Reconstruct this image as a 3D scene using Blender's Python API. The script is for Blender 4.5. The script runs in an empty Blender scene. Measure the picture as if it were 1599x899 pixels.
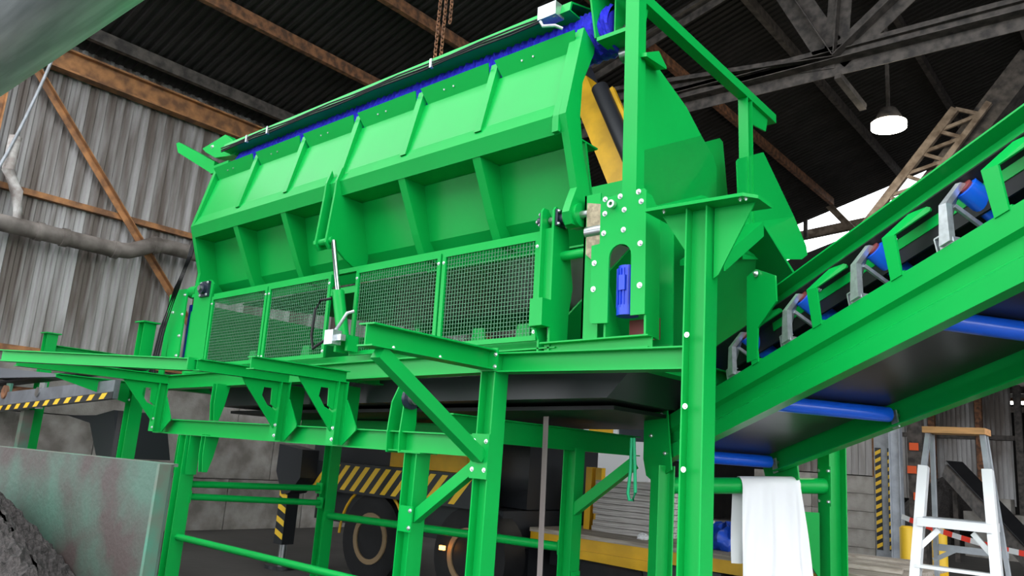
import bpy, math, random
from mathutils import Vector, Matrix
random.seed(7)
V = Vector
scene = bpy.context.scene
col = scene.collection
# ------------------------------------------------------------------ camera, sky, exposure
FPX, ROLL, PITCH, YAW, CZ = 1230.0, math.radians(4.18), math.radians(12.07), math.radians(49.28), 1.6
IW, IH = 1599.0, 899.0
_a = math.pi - YAW
_fh = V((math.cos(_a), math.sin(_a), 0)); _up = V((0, 0, 1)); _rt = _fh.cross(_up)
CF = _fh*math.cos(PITCH) + _up*math.sin(PITCH); _u = -_fh*math.sin(PITCH) + _up*math.cos(PITCH)
CR = _rt*math.cos(ROLL) + _u*math.sin(ROLL); CU = -_rt*math.sin(ROLL) + _u*math.cos(ROLL)
CC = V((0, 0, CZ))
cd = bpy.data.cameras.new('camera'); cam = bpy.data.objects.new('camera', cd); col.objects.link(cam)
cd.sensor_width = 36; cd.lens = FPX/IW*36; cd.clip_end = 300; cd.clip_start = 0.05
cam.matrix_world = Matrix(((CR.x, CU.x, -CF.x, 0), (CR.y, CU.y, -CF.y, 0), (CR.z, CU.z, -CF.z, CZ), (0, 0, 0, 1)))
scene.camera = cam
wd = bpy.data.worlds.new('overcast_sky'); scene.world = wd; wd.use_nodes = True
wd.node_tree.nodes['Background'].inputs['Color'].default_value = (0.93, 0.97, 1.0, 1)
wd.node_tree.nodes['Background'].inputs['Strength'].default_value = 5.0
scene.view_settings.view_transform = 'Standard'; scene.view_settings.look = 'None'
scene.view_settings.gamma = 1; scene.view_settings.use_curve_mapping = False
scene.view_settings.exposure = -0.2

# ------------------------------------------------------------------ measuring helpers (photo ray -> point on a real plane)
def ray(x, y): return (CF*FPX + CR*(x-IW/2) - CU*(y-IH/2)).normalized()
def W(x, y, ax, val):
    d = ray(x, y); return CC + d*((val-CC[ax])/d[ax])

# ------------------------------------------------------------------ materials
def mat(name, colr, rough=.5, metal=0, coat=0, var=.0, vscale=6, bump=0, bscale=40, col2=None, stretch=(1, 1, 1), emit=None, spec=.5, detail=4):
    m = bpy.data.materials.new(name); m.use_nodes = True
    n = m.node_tree.nodes; l = m.node_tree.links; b = n['Principled BSDF']
    b.inputs['Base Color'].default_value = (*colr, 1); b.inputs['Roughness'].default_value = rough
    b.inputs['Metallic'].default_value = metal; b.inputs['Coat Weight'].default_value = coat
    b.inputs['Coat Roughness'].default_value = .12; b.inputs['Specular IOR Level'].default_value = spec
    tc = n.new('ShaderNodeTexCoord'); mp = n.new('ShaderNodeMapping'); l.new(tc.outputs['Object'], mp.inputs['Vector'])
    mp.inputs['Scale'].default_value = stretch
    if col2 or var:
        t = n.new('ShaderNodeTexNoise'); t.inputs['Scale'].default_value = vscale; t.inputs['Detail'].default_value = detail
        l.new(mp.outputs['Vector'], t.inputs['Vector'])
        r = n.new('ShaderNodeValToRGB'); r.color_ramp.elements[0].position = .38; r.color_ramp.elements[1].position = .64
        c2 = col2 or tuple(c*(1-var) for c in colr)
        r.color_ramp.elements[0].color = (*c2, 1); r.color_ramp.elements[1].color = (*colr, 1)
        l.new(t.outputs['Fac'], r.inputs['Fac']); l.new(r.outputs['Color'], b.inputs['Base Color'])
    if bump:
        t2 = n.new('ShaderNodeTexNoise'); t2.inputs['Scale'].default_value = bscale; l.new(mp.outputs['Vector'], t2.inputs['Vector'])
        bp = n.new('ShaderNodeBump'); bp.inputs['Strength'].default_value = bump; bp.inputs['Distance'].default_value = .02
        l.new(t2.outputs['Fac'], bp.inputs['Height']); l.new(bp.outputs['Normal'], b.inputs['Normal'])
    if emit:
        b.inputs['Emission Color'].default_value = (*emit[:3], 1); b.inputs['Emission Strength'].default_value = emit[3]
    return m
GREEN = mat('green_paint', (.002, .36, .058), .33, coat=.0, spec=.22, var=.05, vscale=2)
DGREEN = mat('old_green_paint', (.06, .19, .13), .55, col2=(.12, .10, .085), vscale=3, detail=8)
ZINC = mat('zinc_plate', (.62, .65, .68), .38, .8, var=.2, vscale=25)
BOLT = mat('zinc_bolt', (.75, .76, .78), .3, .9)
BLUE = mat('blue_roller', (.006, .12, .8), .28, coat=.3)
MOTOR = mat('blue_motor_paint', (.01, .05, .55), .4)
BRISTLE = mat('blue_bristle', (.01, .015, .8), .6, col2=(.005, .007, .45), vscale=60, stretch=(1, 12, 12), bump=.5, bscale=60)
RUBBER = mat('black_rubber', (.014, .014, .016), .5, var=.3, spec=.3)
BELT = mat('belt_underside', (.035, .032, .03), .3, var=.4, vscale=2)
BLACK = mat('black_paint', (.02, .022, .026), .4)
NAVY = mat('cast_iron_housing', (.015, .022, .04), .35)
STEEL = mat('bare_steel', (.42, .43, .44), .3, .9, var=.2)
CHROME = mat('chrome_rod', (.5, .52, .55), .15, 1)
RUST = mat('rusty_steel', (.30, .13, .06), .8, col2=(.10, .05, .03), vscale=9, bump=.3)
ORANGE = mat('faded_orange_primer', (.42, .19, .07), .7, col2=(.16, .075, .035), vscale=5, detail=8)
SOOT = mat('sooty_steel', (.035, .03, .028), .75, col2=(.10, .085, .075), vscale=7, detail=8, bump=.2)
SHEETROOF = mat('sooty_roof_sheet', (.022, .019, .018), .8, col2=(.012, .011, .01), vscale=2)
SHEET = mat('weathered_sheet', (.47, .46, .46), .5, .35, col2=(.15, .125, .11), vscale=1.1, stretch=(1, 3.2, .35), detail=9)
CONC = mat('concrete', (.34, .32, .295), .85, col2=(.17, .152, .135), vscale=2.5, detail=9, bump=.3)
FLOOR = mat('dirty_concrete_floor', (.075, .07, .065), .55, col2=(.035, .032, .03), vscale=.7, detail=8, bump=.2, bscale=8)
DUCT = mat('galvanised_duct', (.66, .71, .74), .4, .3, col2=(.34, .39, .42), vscale=3, stretch=(.25, 3, 3), detail=8)
PIPE = mat('dirty_pipe', (.24, .21, .19), .6, col2=(.09, .075, .065), vscale=3, detail=8)
YELLOW = mat('yellow_paint', (.78, .44, .015), .4, var=.25, vscale=3)
CHEVY = mat('yellow_marking', (.80, .50, .03), .5)
WOOD = mat('grey_wood', (.42, .37, .32), .8, col2=(.25, .21, .17), vscale=3, stretch=(1, 12, 12), detail=8)
PALE = mat('painted_plank', (.60, .58, .56), .75, col2=(.33, .30, .28), vscale=3, stretch=(1, 9, 20), detail=8)
TANWOOD = mat('tan_wood', (.55, .27, .10), .6, var=.3, stretch=(1, 8, 8))
WHITEP = mat('white_plastic', (.85, .86, .88), .5, bump=.25, bscale=6)
WHITE = mat('white_aluminium', (.72, .73, .74), .4, .2)
GREYP = mat('grey_paint', (.33, .35, .38), .5, var=.3)
SOIL = mat('dark_soil', (.022, .019, .018), .9, col2=(.05, .042, .04), vscale=30, bump=1, bscale=60)
BLUETARP = mat('blue_tarp', (.01, .08, .6), .4, var=.4)
RED = mat('red_tape', (.75, .05, .03), .5)
ORSPRAY = mat('orange_spray', (.8, .12, .03), .7)
WEB = mat('strap_webbing', (.25, .21, .20), .85)
GSLING = mat('green_sling', (.01, .38, .16), .7)
MAROON = mat('maroon_rubber', (.18, .03, .03), .6)
BRASS = mat('worn_plate', (.40, .33, .22), .5, .4, var=.4, vscale=30)
LAMP = mat('lamp_glow', (1, 1, 1), .5, emit=(1, .93, .75, 40))
LAMPO = mat('side_marker_glow', (1, .5, .1), .5, emit=(1, .38, .06, 12))
GLASSD = mat('dark_glass', (.03, .04, .05), .1)

# ------------------------------------------------------------------ mesh helpers
def basis(d, up=None):
    d = V(d).normalized(); up = V(up) if up is not None else (V((0, 0, 1)) if abs(d.z) < .95 else V((1, 0, 0)))
    s = d.cross(up).normalized(); u = s.cross(d).normalized(); return d, s, u
class MB:
    def __init__(s): s.v = []; s.f = []
    def add(s, vs, fs):
        o = len(s.v); s.v += [V(p) for p in vs]; s.f += [[i+o for i in q] for q in fs]; return s
    def obox(s, c, a, b, d):
        c, a, b, d = V(c), V(a), V(b), V(d)
        vs = [c+a*i+b*j+d*k for i in (-1, 1) for j in (-1, 1) for k in (-1, 1)]
        return s.add(vs, [(0, 1, 3, 2), (4, 6, 7, 5), (0, 4, 5, 1), (2, 3, 7, 6), (0, 2, 6, 4), (1, 5, 7, 3)])
    def box(s, p, q):
        p, q = V(p), V(q); h = (q-p)/2
        return s.obox((p+q)/2, (h.x, 0, 0), (0, h.y, 0), (0, 0, h.z))
    def bar(s, p, q, w, h, up=None):
        p, q = V(p), V(q); d, sd, u = basis(q-p, up)
        return s.obox((p+q)/2, (q-p)/2, sd*w/2, u*h/2)
    def prism(s, poly, ext):
        n = len(poly); poly = [V(p) for p in poly]; e = V(ext)
        return s.add(poly+[p+e for p in poly], [list(range(n))[::-1], [i+n for i in range(n)]]+[(i, (i+1) % n, (i+1) % n+n, i+n) for i in range(n)])
    def ibeam(s, p, q, up, h=.135, b=.14, tf=.010, tw=.009):
        p, q = V(p), V(q); d, sd, u = basis(q-p, up)
        a, c = h/2, b/2; w = tw/2
        pr = [(-c, -a), (c, -a), (c, -a+tf), (w, -a+tf), (w, a-tf), (c, a-tf), (c, a), (-c, a), (-c, a-tf), (-w, a-tf), (-w, -a+tf), (-c, -a+tf)]
        return s.prism([p+sd*x+u*y for x, y in pr], q-p)
    def angle(s, p, q, up, a=.07, t=.008):
        p, q = V(p), V(q); d, sd, u = basis(q-p, up)
        pr = [(0, 0), (a, 0), (a, t), (t, t), (t, a), (0, a)]
        return s.prism([p+sd*x+u*y for x, y in pr], q-p)
    def tube(s, p, q, r, n=14, r2=None, caps=True):
        p, q = V(p), V(q); d, sd, u = basis(q-p); r2 = r if r2 is None else r2
        ring = lambda c, rr: [c+(sd*math.cos(t)+u*math.sin(t))*rr for t in [2*math.pi*i/n for i in range(n)]]
        fs = [(i, (i+1) % n, (i+1) % n+n, i+n) for i in range(n)]
        if caps: fs += [list(range(n))[::-1], [i+n for i in range(n)]]
        return s.add(ring(p, r)+ring(q, r2), fs)
    def hollow(s, p, q, r, ri, n=16):
        p, q = V(p), V(q); d, sd, u = basis(q-p)
        ring = lambda c, rr: [c+(sd*math.cos(t)+u*math.sin(t))*rr for t in [2*math.pi*i/n for i in range(n)]]
        fs = []
        for k in range(4):
            k2 = (k+1) % 4
            fs += [(k*n+i, k*n+(i+1) % n, k2*n+(i+1) % n, k2*n+i) for i in range(n)]
        return s.add(ring(p, r)+ring(q, r)+ring(q, ri)+ring(p, ri), fs)
    def path(s, pts, r, n=8):
        pts = [V(p) for p in pts]; rings = []
        for i, p in enumerate(pts):
            d = (pts[min(i+1, len(pts)-1)]-pts[max(i-1, 0)])
            d, sd, u = basis(d); rings += [p+(sd*math.cos(t)+u*math.sin(t))*r for t in [2*math.pi*k/n for k in range(n)]]
        fs = [(j*n+i, j*n+(i+1) % n, (j+1)*n+(i+1) % n, (j+1)*n+i) for j in range(len(pts)-1) for i in range(n)]
        return s.add(rings, fs+[list(range(n))[::-1], [len(rings)-n+i for i in range(n)]])
    def grid(s, fn, nu, nv):
        vs = [fn(i/nu, j/nv) for j in range(nv+1) for i in range(nu+1)]
        return s.add(vs, [(j*(nu+1)+i, j*(nu+1)+i+1, (j+1)*(nu+1)+i+1, (j+1)*(nu+1)+i) for j in range(nv) for i in range(nu)])
    def mesh(s, name, m, off=V((0, 0, 0)), smooth=False):
        me = bpy.data.meshes.new(name); me.from_pydata([tuple(v-off) for v in s.v], [], s.f); me.update()
        import bmesh
        b = bmesh.new(); b.from_mesh(me); bmesh.ops.recalc_face_normals(b, faces=b.faces); b.to_mesh(me); b.free()
        me.materials.append(m)
        if smooth:
            me.polygons.foreach_set('use_smooth', [True]*len(me.polygons))
            me.set_sharp_from_angle(angle=math.radians(40))
        return me
def setp(o, label=None, cat=None, group=None, kind=None):
    for k, v in (('label', label), ('category', cat), ('group', group), ('kind', kind)):
        if v: o[k] = v
    return o
class Thing:
    """an Empty at the thing's base; parts are given in world coordinates, or in the thing's own frame when local"""
    def __init__(s, name, label, cat, loc, group=None, kind=None, rot=None, local=False):
        s.o = bpy.data.objects.new(name, None); col.objects.link(s.o); s.o.empty_display_size = .2
        s.o.location = loc; s.off = V((0, 0, 0)) if local else V(loc)
        if rot: s.o.rotation_euler = rot
        setp(s.o, label, cat, group, kind)
    def part(s, name, mb, m, parent=None, smooth=False, label=None, kind=None):
        o = bpy.data.objects.new(name, mb.mesh(name, m, s.off, smooth)); col.objects.link(o); o.parent = parent or s.o
        return setp(o, label=label, kind=kind)
    def bolt(s, p, nrm, r=.018, parent=None, name='bolt'):
        o = bpy.data.objects.new(name, BOLTMESH); col.objects.link(o); o.parent = parent or s.o
        o.location = V(p)-s.off; o.rotation_euler = V(nrm).to_track_quat('Z', 'Y').to_euler(); o.scale = (r, r, r)
        return o
def single(name, mb, m, label=None, cat=None, group=None, kind=None, smooth=False, base=None):
    if base is None:
        xs = [v.x for v in mb.v]; ys = [v.y for v in mb.v]; zs = [v.z for v in mb.v]
        base = V(((min(xs)+max(xs))/2, (min(ys)+max(ys))/2, min(zs)))
    o = bpy.data.objects.new(name, mb.mesh(name, m, base, smooth)); col.objects.link(o); o.location = base
    return setp(o, label, cat, group, kind)
def subpart(name, mb, m, parent, smooth=False, label=None, kind=None):
    o = bpy.data.objects.new(name, mb.mesh(name, m, parent.location if parent.parent is None else V((0, 0, 0)), smooth)); col.objects.link(o); o.parent = parent
    return setp(o, label=label, kind=kind)
_b = MB().tube((0, 0, 0), (0, 0, .16), 1.15, 14); _b.tube((0, 0, .16), (0, 0, .75), .8, 6); _b.tube((0, 0, .75), (0, 0, 1.1), .45, 8)
BOLTMESH = _b.mesh('bolt', BOLT)
X, Y, Z = V((1, 0, 0)), V((0, 1, 0)), V((0, 0, 1))
# ================================================================== THE HALL
XW = -13.0
def roofz(x): return 7.45 + .3*(x+13) if x <= 0 else 11.35 - .3*x
single('floor', MB().box((-90, -60, -.12), (90, 90, 0)), FLOOR, 'dirty dark concrete floor of the hall', 'floor', kind='structure')
wl = Thing('wall_left', 'weathered corrugated steel wall on a concrete block base', 'wall', (XW, 7, 0), kind='structure')
blk = MB().box((-.38, -.79, .005), (.38, .79, .86)); blkm = blk.mesh('concrete_block', CONC)
def block(parent, off, loc, me, name='concrete_block', rz=0):
    o = bpy.data.objects.new(name, me); col.objects.link(o); o.parent = parent; o.location = V(loc)-off; o.rotation_euler.z = rz; return o
for r in range(3):
    for k in range(11): block(wl.o, wl.off, (XW-.32+random.uniform(-.015, .015), -1+k*1.6+(.8 if r % 2 else 0), r*.87), blkm)
def corr(w, z0, z1, pitch=.14, d=.035):
    mb = MB(); prof = []; n = int(round(w/pitch))
    for i in range(n):
        y = i*pitch
        prof += [(y, 0), (y+.055, 0), (y+.070, d), (y+.122, d)]
    prof += [(n*pitch, 0)]
    pts = [(d-x if False else x, y) for y, x in prof]
    back = [(x-.004, y) for x, y in pts]
    allp = pts+back[::-1]; m = len(allp); k = len(pts)
    vs = [(x, y, z0) for x, y in allp]+[(x, y, z1) for x, y in allp]
    fs = [(i, (i+1) % m, (i+1) % m+m, i+m) for i in range(m)]
    fs += [(i, i+1, m-2-i, m-1-i) for i in range(k-1)]+[(i+m, i+1+m, 2*m-2-i, 2*m-1-i) for i in range(k-1)]
    return mb.add(vs, fs)
lo = corr(.98, 2.62, 4.96).mesh('cladding_sheet', SHEET); hi = corr(.98, 4.90, 7.45).mesh('cladding_sheet', SHEET)
for k in range(17):
    block(wl.o, wl.off, (XW, -1.2+k*.98, 0), lo, 'cladding_sheet'); block(wl.o, wl.off, (XW+.012, -1.2+k*.98, 0), hi, 'cladding_sheet')
wl.part('light_leak_backing', MB().box((XW-.75, -1.8, 0), (XW-.5, 15.4, 2.62)), CONC)  # backing slab added to stop daylight leaking between the blocks
wl.part('clerestory_sheet', MB().box((XW-.02, 15.46, 4.2), (XW+.02, 22.7, 7.45)), SHEET)
wl.part('girt', MB().bar((XW+.1, -1.2, 4.93), (XW+.1, 15.4, 4.93), .1, .09), ORANGE)
wl.part('girt', MB().bar((XW+.08, -1.2, 2.62), (XW+.08, 15.4, 2.62), .1, .10), ORANGE)
wl.part('eave_beam', MB().ibeam((XW+.22, -1.2, 7.08), (XW+.22, 15.4, 7.08), Z, .36, .2, .03, .02), ORANGE)
a = W(58, 103, 0, XW+.2); b = W(273, 462, 0, XW+.2); d = (b-a); b = b+d*.25
wl.part('brace', MB().angle(a, b, X, .10, .012), ORANGE)
a = W(10, 150, 0, XW+.3)
wl.part('column', MB().ibeam((XW+.22, a.y-.1, 0), (XW+.22, a.y-.1, 7.0), Y, .22, .2, .016, .012), ORANGE)
wl.part('column', MB().ibeam((XW+.22, 14, 0), (XW+.22, 14, 7.0), Y, .22, .2, .016, .012), ORANGE)
# roof
ce = Thing('ceiling', 'dark sooty corrugated roof sheeting on purlins', 'roof', (-6, 20, 9), kind='structure')
def roofsheet(x0, x1, w=1.05, pitch=.15, d=.04):
    mb = MB(); n = int(round(w/pitch)); prof = []
    for i in range(n): prof += [(i*pitch, 0), (i*pitch+.06, 0), (i*pitch+.075, d), (i*pitch+.135, d)]
    prof += [(n*pitch, 0)]
    k = len(prof)
    vs = [(x0, y, roofz(x0)+z) for y, z in prof]+[(x1, y, roofz(x1)+z) for y, z in prof]+[(x0, y, roofz(x0)+z+.006) for y, z in prof]+[(x1, y, roofz(x1)+z+.006) for y, z in prof]
    fs = [(i, i+1, i+1+k, i+k) for i in range(k-1)]+[(i+2*k, i+1+2*k, i+1+3*k, i+3*k) for i in range(k-1)]
    return mb.add(vs, fs)
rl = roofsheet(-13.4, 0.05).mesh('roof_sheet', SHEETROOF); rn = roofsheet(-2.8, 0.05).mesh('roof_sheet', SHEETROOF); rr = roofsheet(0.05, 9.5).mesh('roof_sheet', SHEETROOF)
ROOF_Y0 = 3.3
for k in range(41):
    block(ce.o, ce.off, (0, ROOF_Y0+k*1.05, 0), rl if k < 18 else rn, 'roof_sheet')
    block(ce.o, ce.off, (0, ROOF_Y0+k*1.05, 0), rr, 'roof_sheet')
for i, x in enumerate((-12.4, -10.7, -9.05, -6.95, -5.2, -3.5, -1.8, -.2, 2, 4.2, 6.4, 8.6)):
    z = roofz(x)-.13
    ce.part('purlin', MB().bar((x, ROOF_Y0, z), (x, 46 if x > -2.8 else 21.4, z), .1, .2), RUST if i in (1, 2, 3) else SOOT)
# trusses
def truss(n, y, segs, w=.12, m=SOOT):
    t = Thing('trim_%d' % n, 'sooty steel roof truss with riveted angle members', 'truss', (-6, y, 8), kind='structure')
    for p, q, ww in segs: t.part('truss_member', MB().angle(p, q, Y, ww, .014).angle(V(p)+Y*.03, V(q)+Y*.03, -Y, ww, .014), m)
    return t
YT = 11.0
N = V((-3.5, YT, 7.68))
def P(x, y, yy=YT): return W(x, y, 1, yy)
def toroof(p, q):  # extend p->q until the roof
    d = (q-p); k = 0
    while k < 400 and (p+d*(k*.02)).z < roofz((p+d*(k*.02)).x)-.15: k += 1
    return p+d*(k*.02)
truss(1, YT, [((-12.8, YT, 7.62), (8.5, YT, 7.62), .2), ((-12.8, YT, 7.80), (8.5, YT, 7.80), .1),
    (N, toroof(N, P(1245, 5)), .22), (N, toroof(N, P(1311, 5)), .17), (N, toroof(N, P(1395, 5)), .2),
    (N, toroof(N, V((-9.0, YT, 8.32))), .14), ((-8.9, YT, 7.6), (-10.6, YT, 8.0), .12),
    ((-12.9, YT, roofz(-12.9)-.32), (0, YT, roofz(0)-.32), .16), ((0, YT, roofz(0)-.32), (8.9, YT, roofz(8.9)-.32), .16)])
single('trim_5', MB().bar(P(1308, 118), P(1348, 168, 11.8), .10, .10), SOOT, 'sooty stay running from the truss towards the lamp', 'stay', kind='structure')
YL = 14.5
def Q2(x, y): return W(x, y, 1, YL)
lat = Thing('trim_2', 'lamp-lit lattice rafter with zigzag lacing', 'truss', Q2(1400, 330), kind='structure')
c1 = (Q2(1492, 170), Q2(1335, 372)); c2 = (Q2(1545, 160), Q2(1385, 372)); c3 = (Q2(1610, 78), Q2(1398, 350))
lat.part('chord', MB().bar(*c1, .10, .14), mat('dusty_rust', (.28, .22, .17), .8, col2=(.12, .085, .06), vscale=6), smooth=False)
DUSTY = bpy.data.materials['dusty_rust']
lat.part('chord', MB().bar(*c2, .08, .10), DUSTY)
lat.part('column', MB().bar(c3[0]+Y*.4, c3[1]+Y*.4, .5, .42), SOOT)
for i in range(6):
    f = i/6; g = (i+.5)/6
    lat.part('lacing', MB().bar(c1[0].lerp(c1[1], f), c2[0].lerp(c2[1], g), .05, .06), DUSTY)
    lat.part('lacing', MB().bar(c2[0].lerp(c2[1], g), c1[0].lerp(c1[1], (i+1)/6), .05, .06), DUSTY)
# gable: sheeted wall whose top stops short of the roof, daylight comes in through the gap
YB = 22.7
gw = Thing('wall_back', 'dark sheeted gable wall with an open gap under the roof', 'wall', (-8, YB, 4.5), kind='structure')
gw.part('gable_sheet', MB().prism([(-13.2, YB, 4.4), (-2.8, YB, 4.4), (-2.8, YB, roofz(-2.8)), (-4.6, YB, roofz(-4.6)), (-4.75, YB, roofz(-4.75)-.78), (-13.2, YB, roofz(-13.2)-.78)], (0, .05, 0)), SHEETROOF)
a, b = W(1215, 376, 1, YB-.3), W(1400, 337, 1, YB-.3); d = (b-a)*.4
gw.part('gable_beam', MB().bar(a-d, b+d*.3, .2, .24), DUSTY)
a, b = W(1262, 288, 1, YB-.8), W(1335, 362, 1, YB-.8)
gw.part('gable_strut', MB().bar(a-(b-a)*.3, b, .15, .18), DUSTY)
gw.part('gable_strut', MB().bar(W(1258, 270, 1, YB-.6), W(1258, 372, 1, YB-.6), .08, .1), SOOT)
wf = Thing('wall_far', 'dark far wall of the hall', 'wall', (0, 46.6, 0), kind='structure')
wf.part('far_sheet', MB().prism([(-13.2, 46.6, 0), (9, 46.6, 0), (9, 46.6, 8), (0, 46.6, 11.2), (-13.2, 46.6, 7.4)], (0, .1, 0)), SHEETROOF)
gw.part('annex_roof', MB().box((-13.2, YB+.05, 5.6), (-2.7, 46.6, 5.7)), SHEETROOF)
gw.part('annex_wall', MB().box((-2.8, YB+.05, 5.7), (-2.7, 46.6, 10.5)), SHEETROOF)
wr = Thing('wall_side', 'dark sheeted side wall beyond the gable', 'wall', (XW, 34, 0), kind='structure')
wr.part('side_sheet', MB().box((XW-.06, YB+3, 0), (XW, 46.6, 7.4)), SHEETROOF)
wr.part('side_sheet', MB().box((9.2, 14, 0), (9.26, 46.6, 8.4)), SHEETROOF)
# freestanding block wall with cladding above, chevron post and column (right background)
bw = Thing('block_wall', 'stacked grey concrete block wall beside the chevron post', 'wall', (-5.3, 17.3, 0), kind='structure')
b2 = MB().box((-.62, -.3, .004), (.62, .3, .342)).mesh('concrete_block', CONC)
for r in range(5):
    for k in range(2): block(bw.o, bw.off, (-5.42-k*1.25, 17.35+random.uniform(-.02, .02), r*.346), b2)
cs = MB()
for i in range(13): cs.box((-6.7+i*.14, 17.42, 1.75), (-6.7+i*.14+.09, 17.45, 4.6))
cs.box((-6.7, 17.45, 1.75), (-4.86, 17.47, 4.6))
bw.part('cladding', cs, SHEET); bw.part('corner_board', MB().box((-4.9, 17.3, 1.72), (-4.78, 17.4, 4.6)), ORANGE)
cp = Thing('chevron_post', 'grey steel post with two black and yellow striped strips', 'post', (-4.6, 17, 0))
cp.part('post', MB().ibeam((-4.6, 17.1, 0), (-4.6, 17.1, 5), Y, .2, .36), GREYP)
for sx in (-4.70, -4.47):
    st = cp.part('warning_strip', MB().box((sx-.055, 16.975, .35), (sx+.055, 16.995, 2.3)), BLACK)
    for k in range(13):
        z = .37+k*.148
        cp.part('stripe', MB().prism([(sx-.053, 16.972, z), (sx+.053, 16.972, z+.06), (sx+.053, 16.972, z+.132), (sx-.053, 16.972, z+.072)], (0, .004, 0)), CHEVY, parent=st)
single('steel_column', MB().ibeam((-4.27, 16.6, 0), (-4.27, 16.6, 5.2), X, .2, .2, .016, .012), mat('bluegrey_paint', (.42, .45, .5), .5, var=.35, vscale=3), 'blue-grey steel column beside the chevron post', 'column')
for i, (px, lab) in enumerate(((1416, 'yellow safety bollard standing beside the blue-grey column'), (1466, 'yellow safety bollard seen through the step ladder'))):
    p = W(px, 820, 1, 13.6+i*.3); t = Thing('bollard', lab, 'bollard', (p.x, p.y, 0), group='yellow bollards')
    t.part('tube', MB().tube((p.x, p.y, 0), (p.x, p.y, .97), .108, 20), CHEVY, smooth=True)
    t.part('cap', MB().tube((p.x, p.y, .97), (p.x, p.y, 1.0), .105, 20, .07), CHEVY, smooth=True)
p = W(1408, 806, 1, 13.6); q = W(1640, 872, 1, 13.0)
tp = Thing('barrier_tape', 'red and white barrier tape strung from the bollard', 'tape', p)
for k in range(16):
    f, g = k/16, (k+1)/16
    a, b = p.lerp(q, f)-Z*.25*f*(1-f), p.lerp(q, g)-Z*.25*g*(1-g)
    tp.part('tape_band', MB().bar(a, b, .006, .075), RED if k % 2 else WHITE)
# far shed wall, heap, slanting conveyor and lamps behind the ladder
fs = Thing('wall_shed', 'pale sheeted shed wall behind the soil heap', 'wall', (-6, 30, 0), kind='structure')
for i in range(4):
    mb = MB()
    for j in range(7): mb.box((-8.2+i*1.0+j*.14, 30, 1.2), (-8.2+i*1.0+j*.14+.09, 30.04, 5))
    mb.box((-8.2+i, 30.04, 1.2), (-7.22+i, 30.06, 5)); fs.part('cladding_sheet', mb, SHEET)
fs.part('rail', MB().box((-8.4, 29.85, 3.25), (-3.6, 29.95, 3.4)), SOOT)
for x in (-6.6, -5.2, -4.1): fs.part('stanchion', MB().box((x, 29.7, 0), (x+.2, 29.9, 5)), RUST if x < -5 else SOOT)
def heap(name, c, rx, ry, h, label, seed=1, n=36):
    rnd = random.Random(seed); ph = [rnd.uniform(0, 6) for _ in range(8)]
    def fn(u, v):
        r = v; t = u*2*math.pi; k = 1+.12*math.sin(3*t+ph[0])+.07*math.sin(7*t+ph[1])
        x = rx*r*k*math.cos(t); y = ry*r*k*math.sin(t)
        z = h*(1-r**1.25)+.05*h*(1-r)*math.sin(9*x/rx+ph[2])*math.cos(8*y/ry+ph[3])+rnd.uniform(-.012, .018)*h*(1-r*.8)
        return V(c)+V((x, y, max(z, -.02)))
    o = single(name, MB().grid(fn, n, 22), SOIL, label, 'soil', kind='stuff', base=V(c)); return o
heap('soil_heap', (-5.4, 26.5, 0), 2.3, 2.0, 2.0, 'black soil heap against the pale shed wall')
fb = Thing('block_stack', 'pale concrete blocks stacked beside the black soil heap', 'blocks', (-3.4, 23.5, 0))
b3 = MB().box((-.42, -.3, .004), (.42, .3, .36)).mesh('concrete_block', CONC)
for r in range(4):
    for k in range(3 if r < 3 else 1): block(fb.o, fb.off, (-4.0+k*.86+(.2 if r % 2 else 0), 23.5, r*.364), b3)
fc = Thing('slanting_conveyor', 'dark slanting conveyor in the far hall', 'conveyor', (-2.2, 20.5, 0))
a, b = W(1490, 735, 1, 21), W(1625, 880, 1, 19)
fc.part('truss', MB().bar(a, b, .5, .3), SOOT); fc.part('belt', MB().bar(a+Z*.2, b+Z*.2, .4, .05), RUBBER)
fc.part('leg', MB().bar((b.x-.2, b.y, 0), (b.x-.2, b.y, b.z), .1, .1), SOOT); fc.part('leg', MB().bar((a.x, a.y, 0), a, .1, .1), SOOT)
hb = Thing('timber_beam', 'dark leaning beam with orange spray marks', 'beam', (-4.2, 19, 0))
a, b = W(1428, 640, 1, 19), W(1434, 776, 1, 19)
hb.part('beam', MB().bar(a+(a-b)*.4, V((b.x, b.y, 0)), .22, .3), SOOT)
for px, py in ((1427, 697), (1424, 733), (1434, 775)): 
    p = W(px, py, 1, 18.83); hb.part('spray_mark', MB().box(p-V((.09, .01, .08)), p+V((.09, .01, .08))), ORSPRAY)
for i, (px, py) in enumerate(((1560, 662), (1545, 669), (1593, 629))):
    p = W(px, py, 1, (40, 41, 35)[i]); single('strip_light', MB().box(p-V((.35, .15, .05)), p+V((.35, .15, .05))), mat('strip_glow%d' % i, (1, 1, 1), emit=(1, .97, .9, 10)), 'small ceiling light glowing in the far dark hall', 'lamp', group='far hall lights')
for k in range(5):
    single('trim_%d' % (10+k), MB().bar((-12.9, 26+4*k, 5.3), (8, 26+4*k, 5.3), .15, .25), RUST if k % 2 else SOOT, 'rusty tie beam across the far hall', 'beam', kind='structure')
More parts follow.
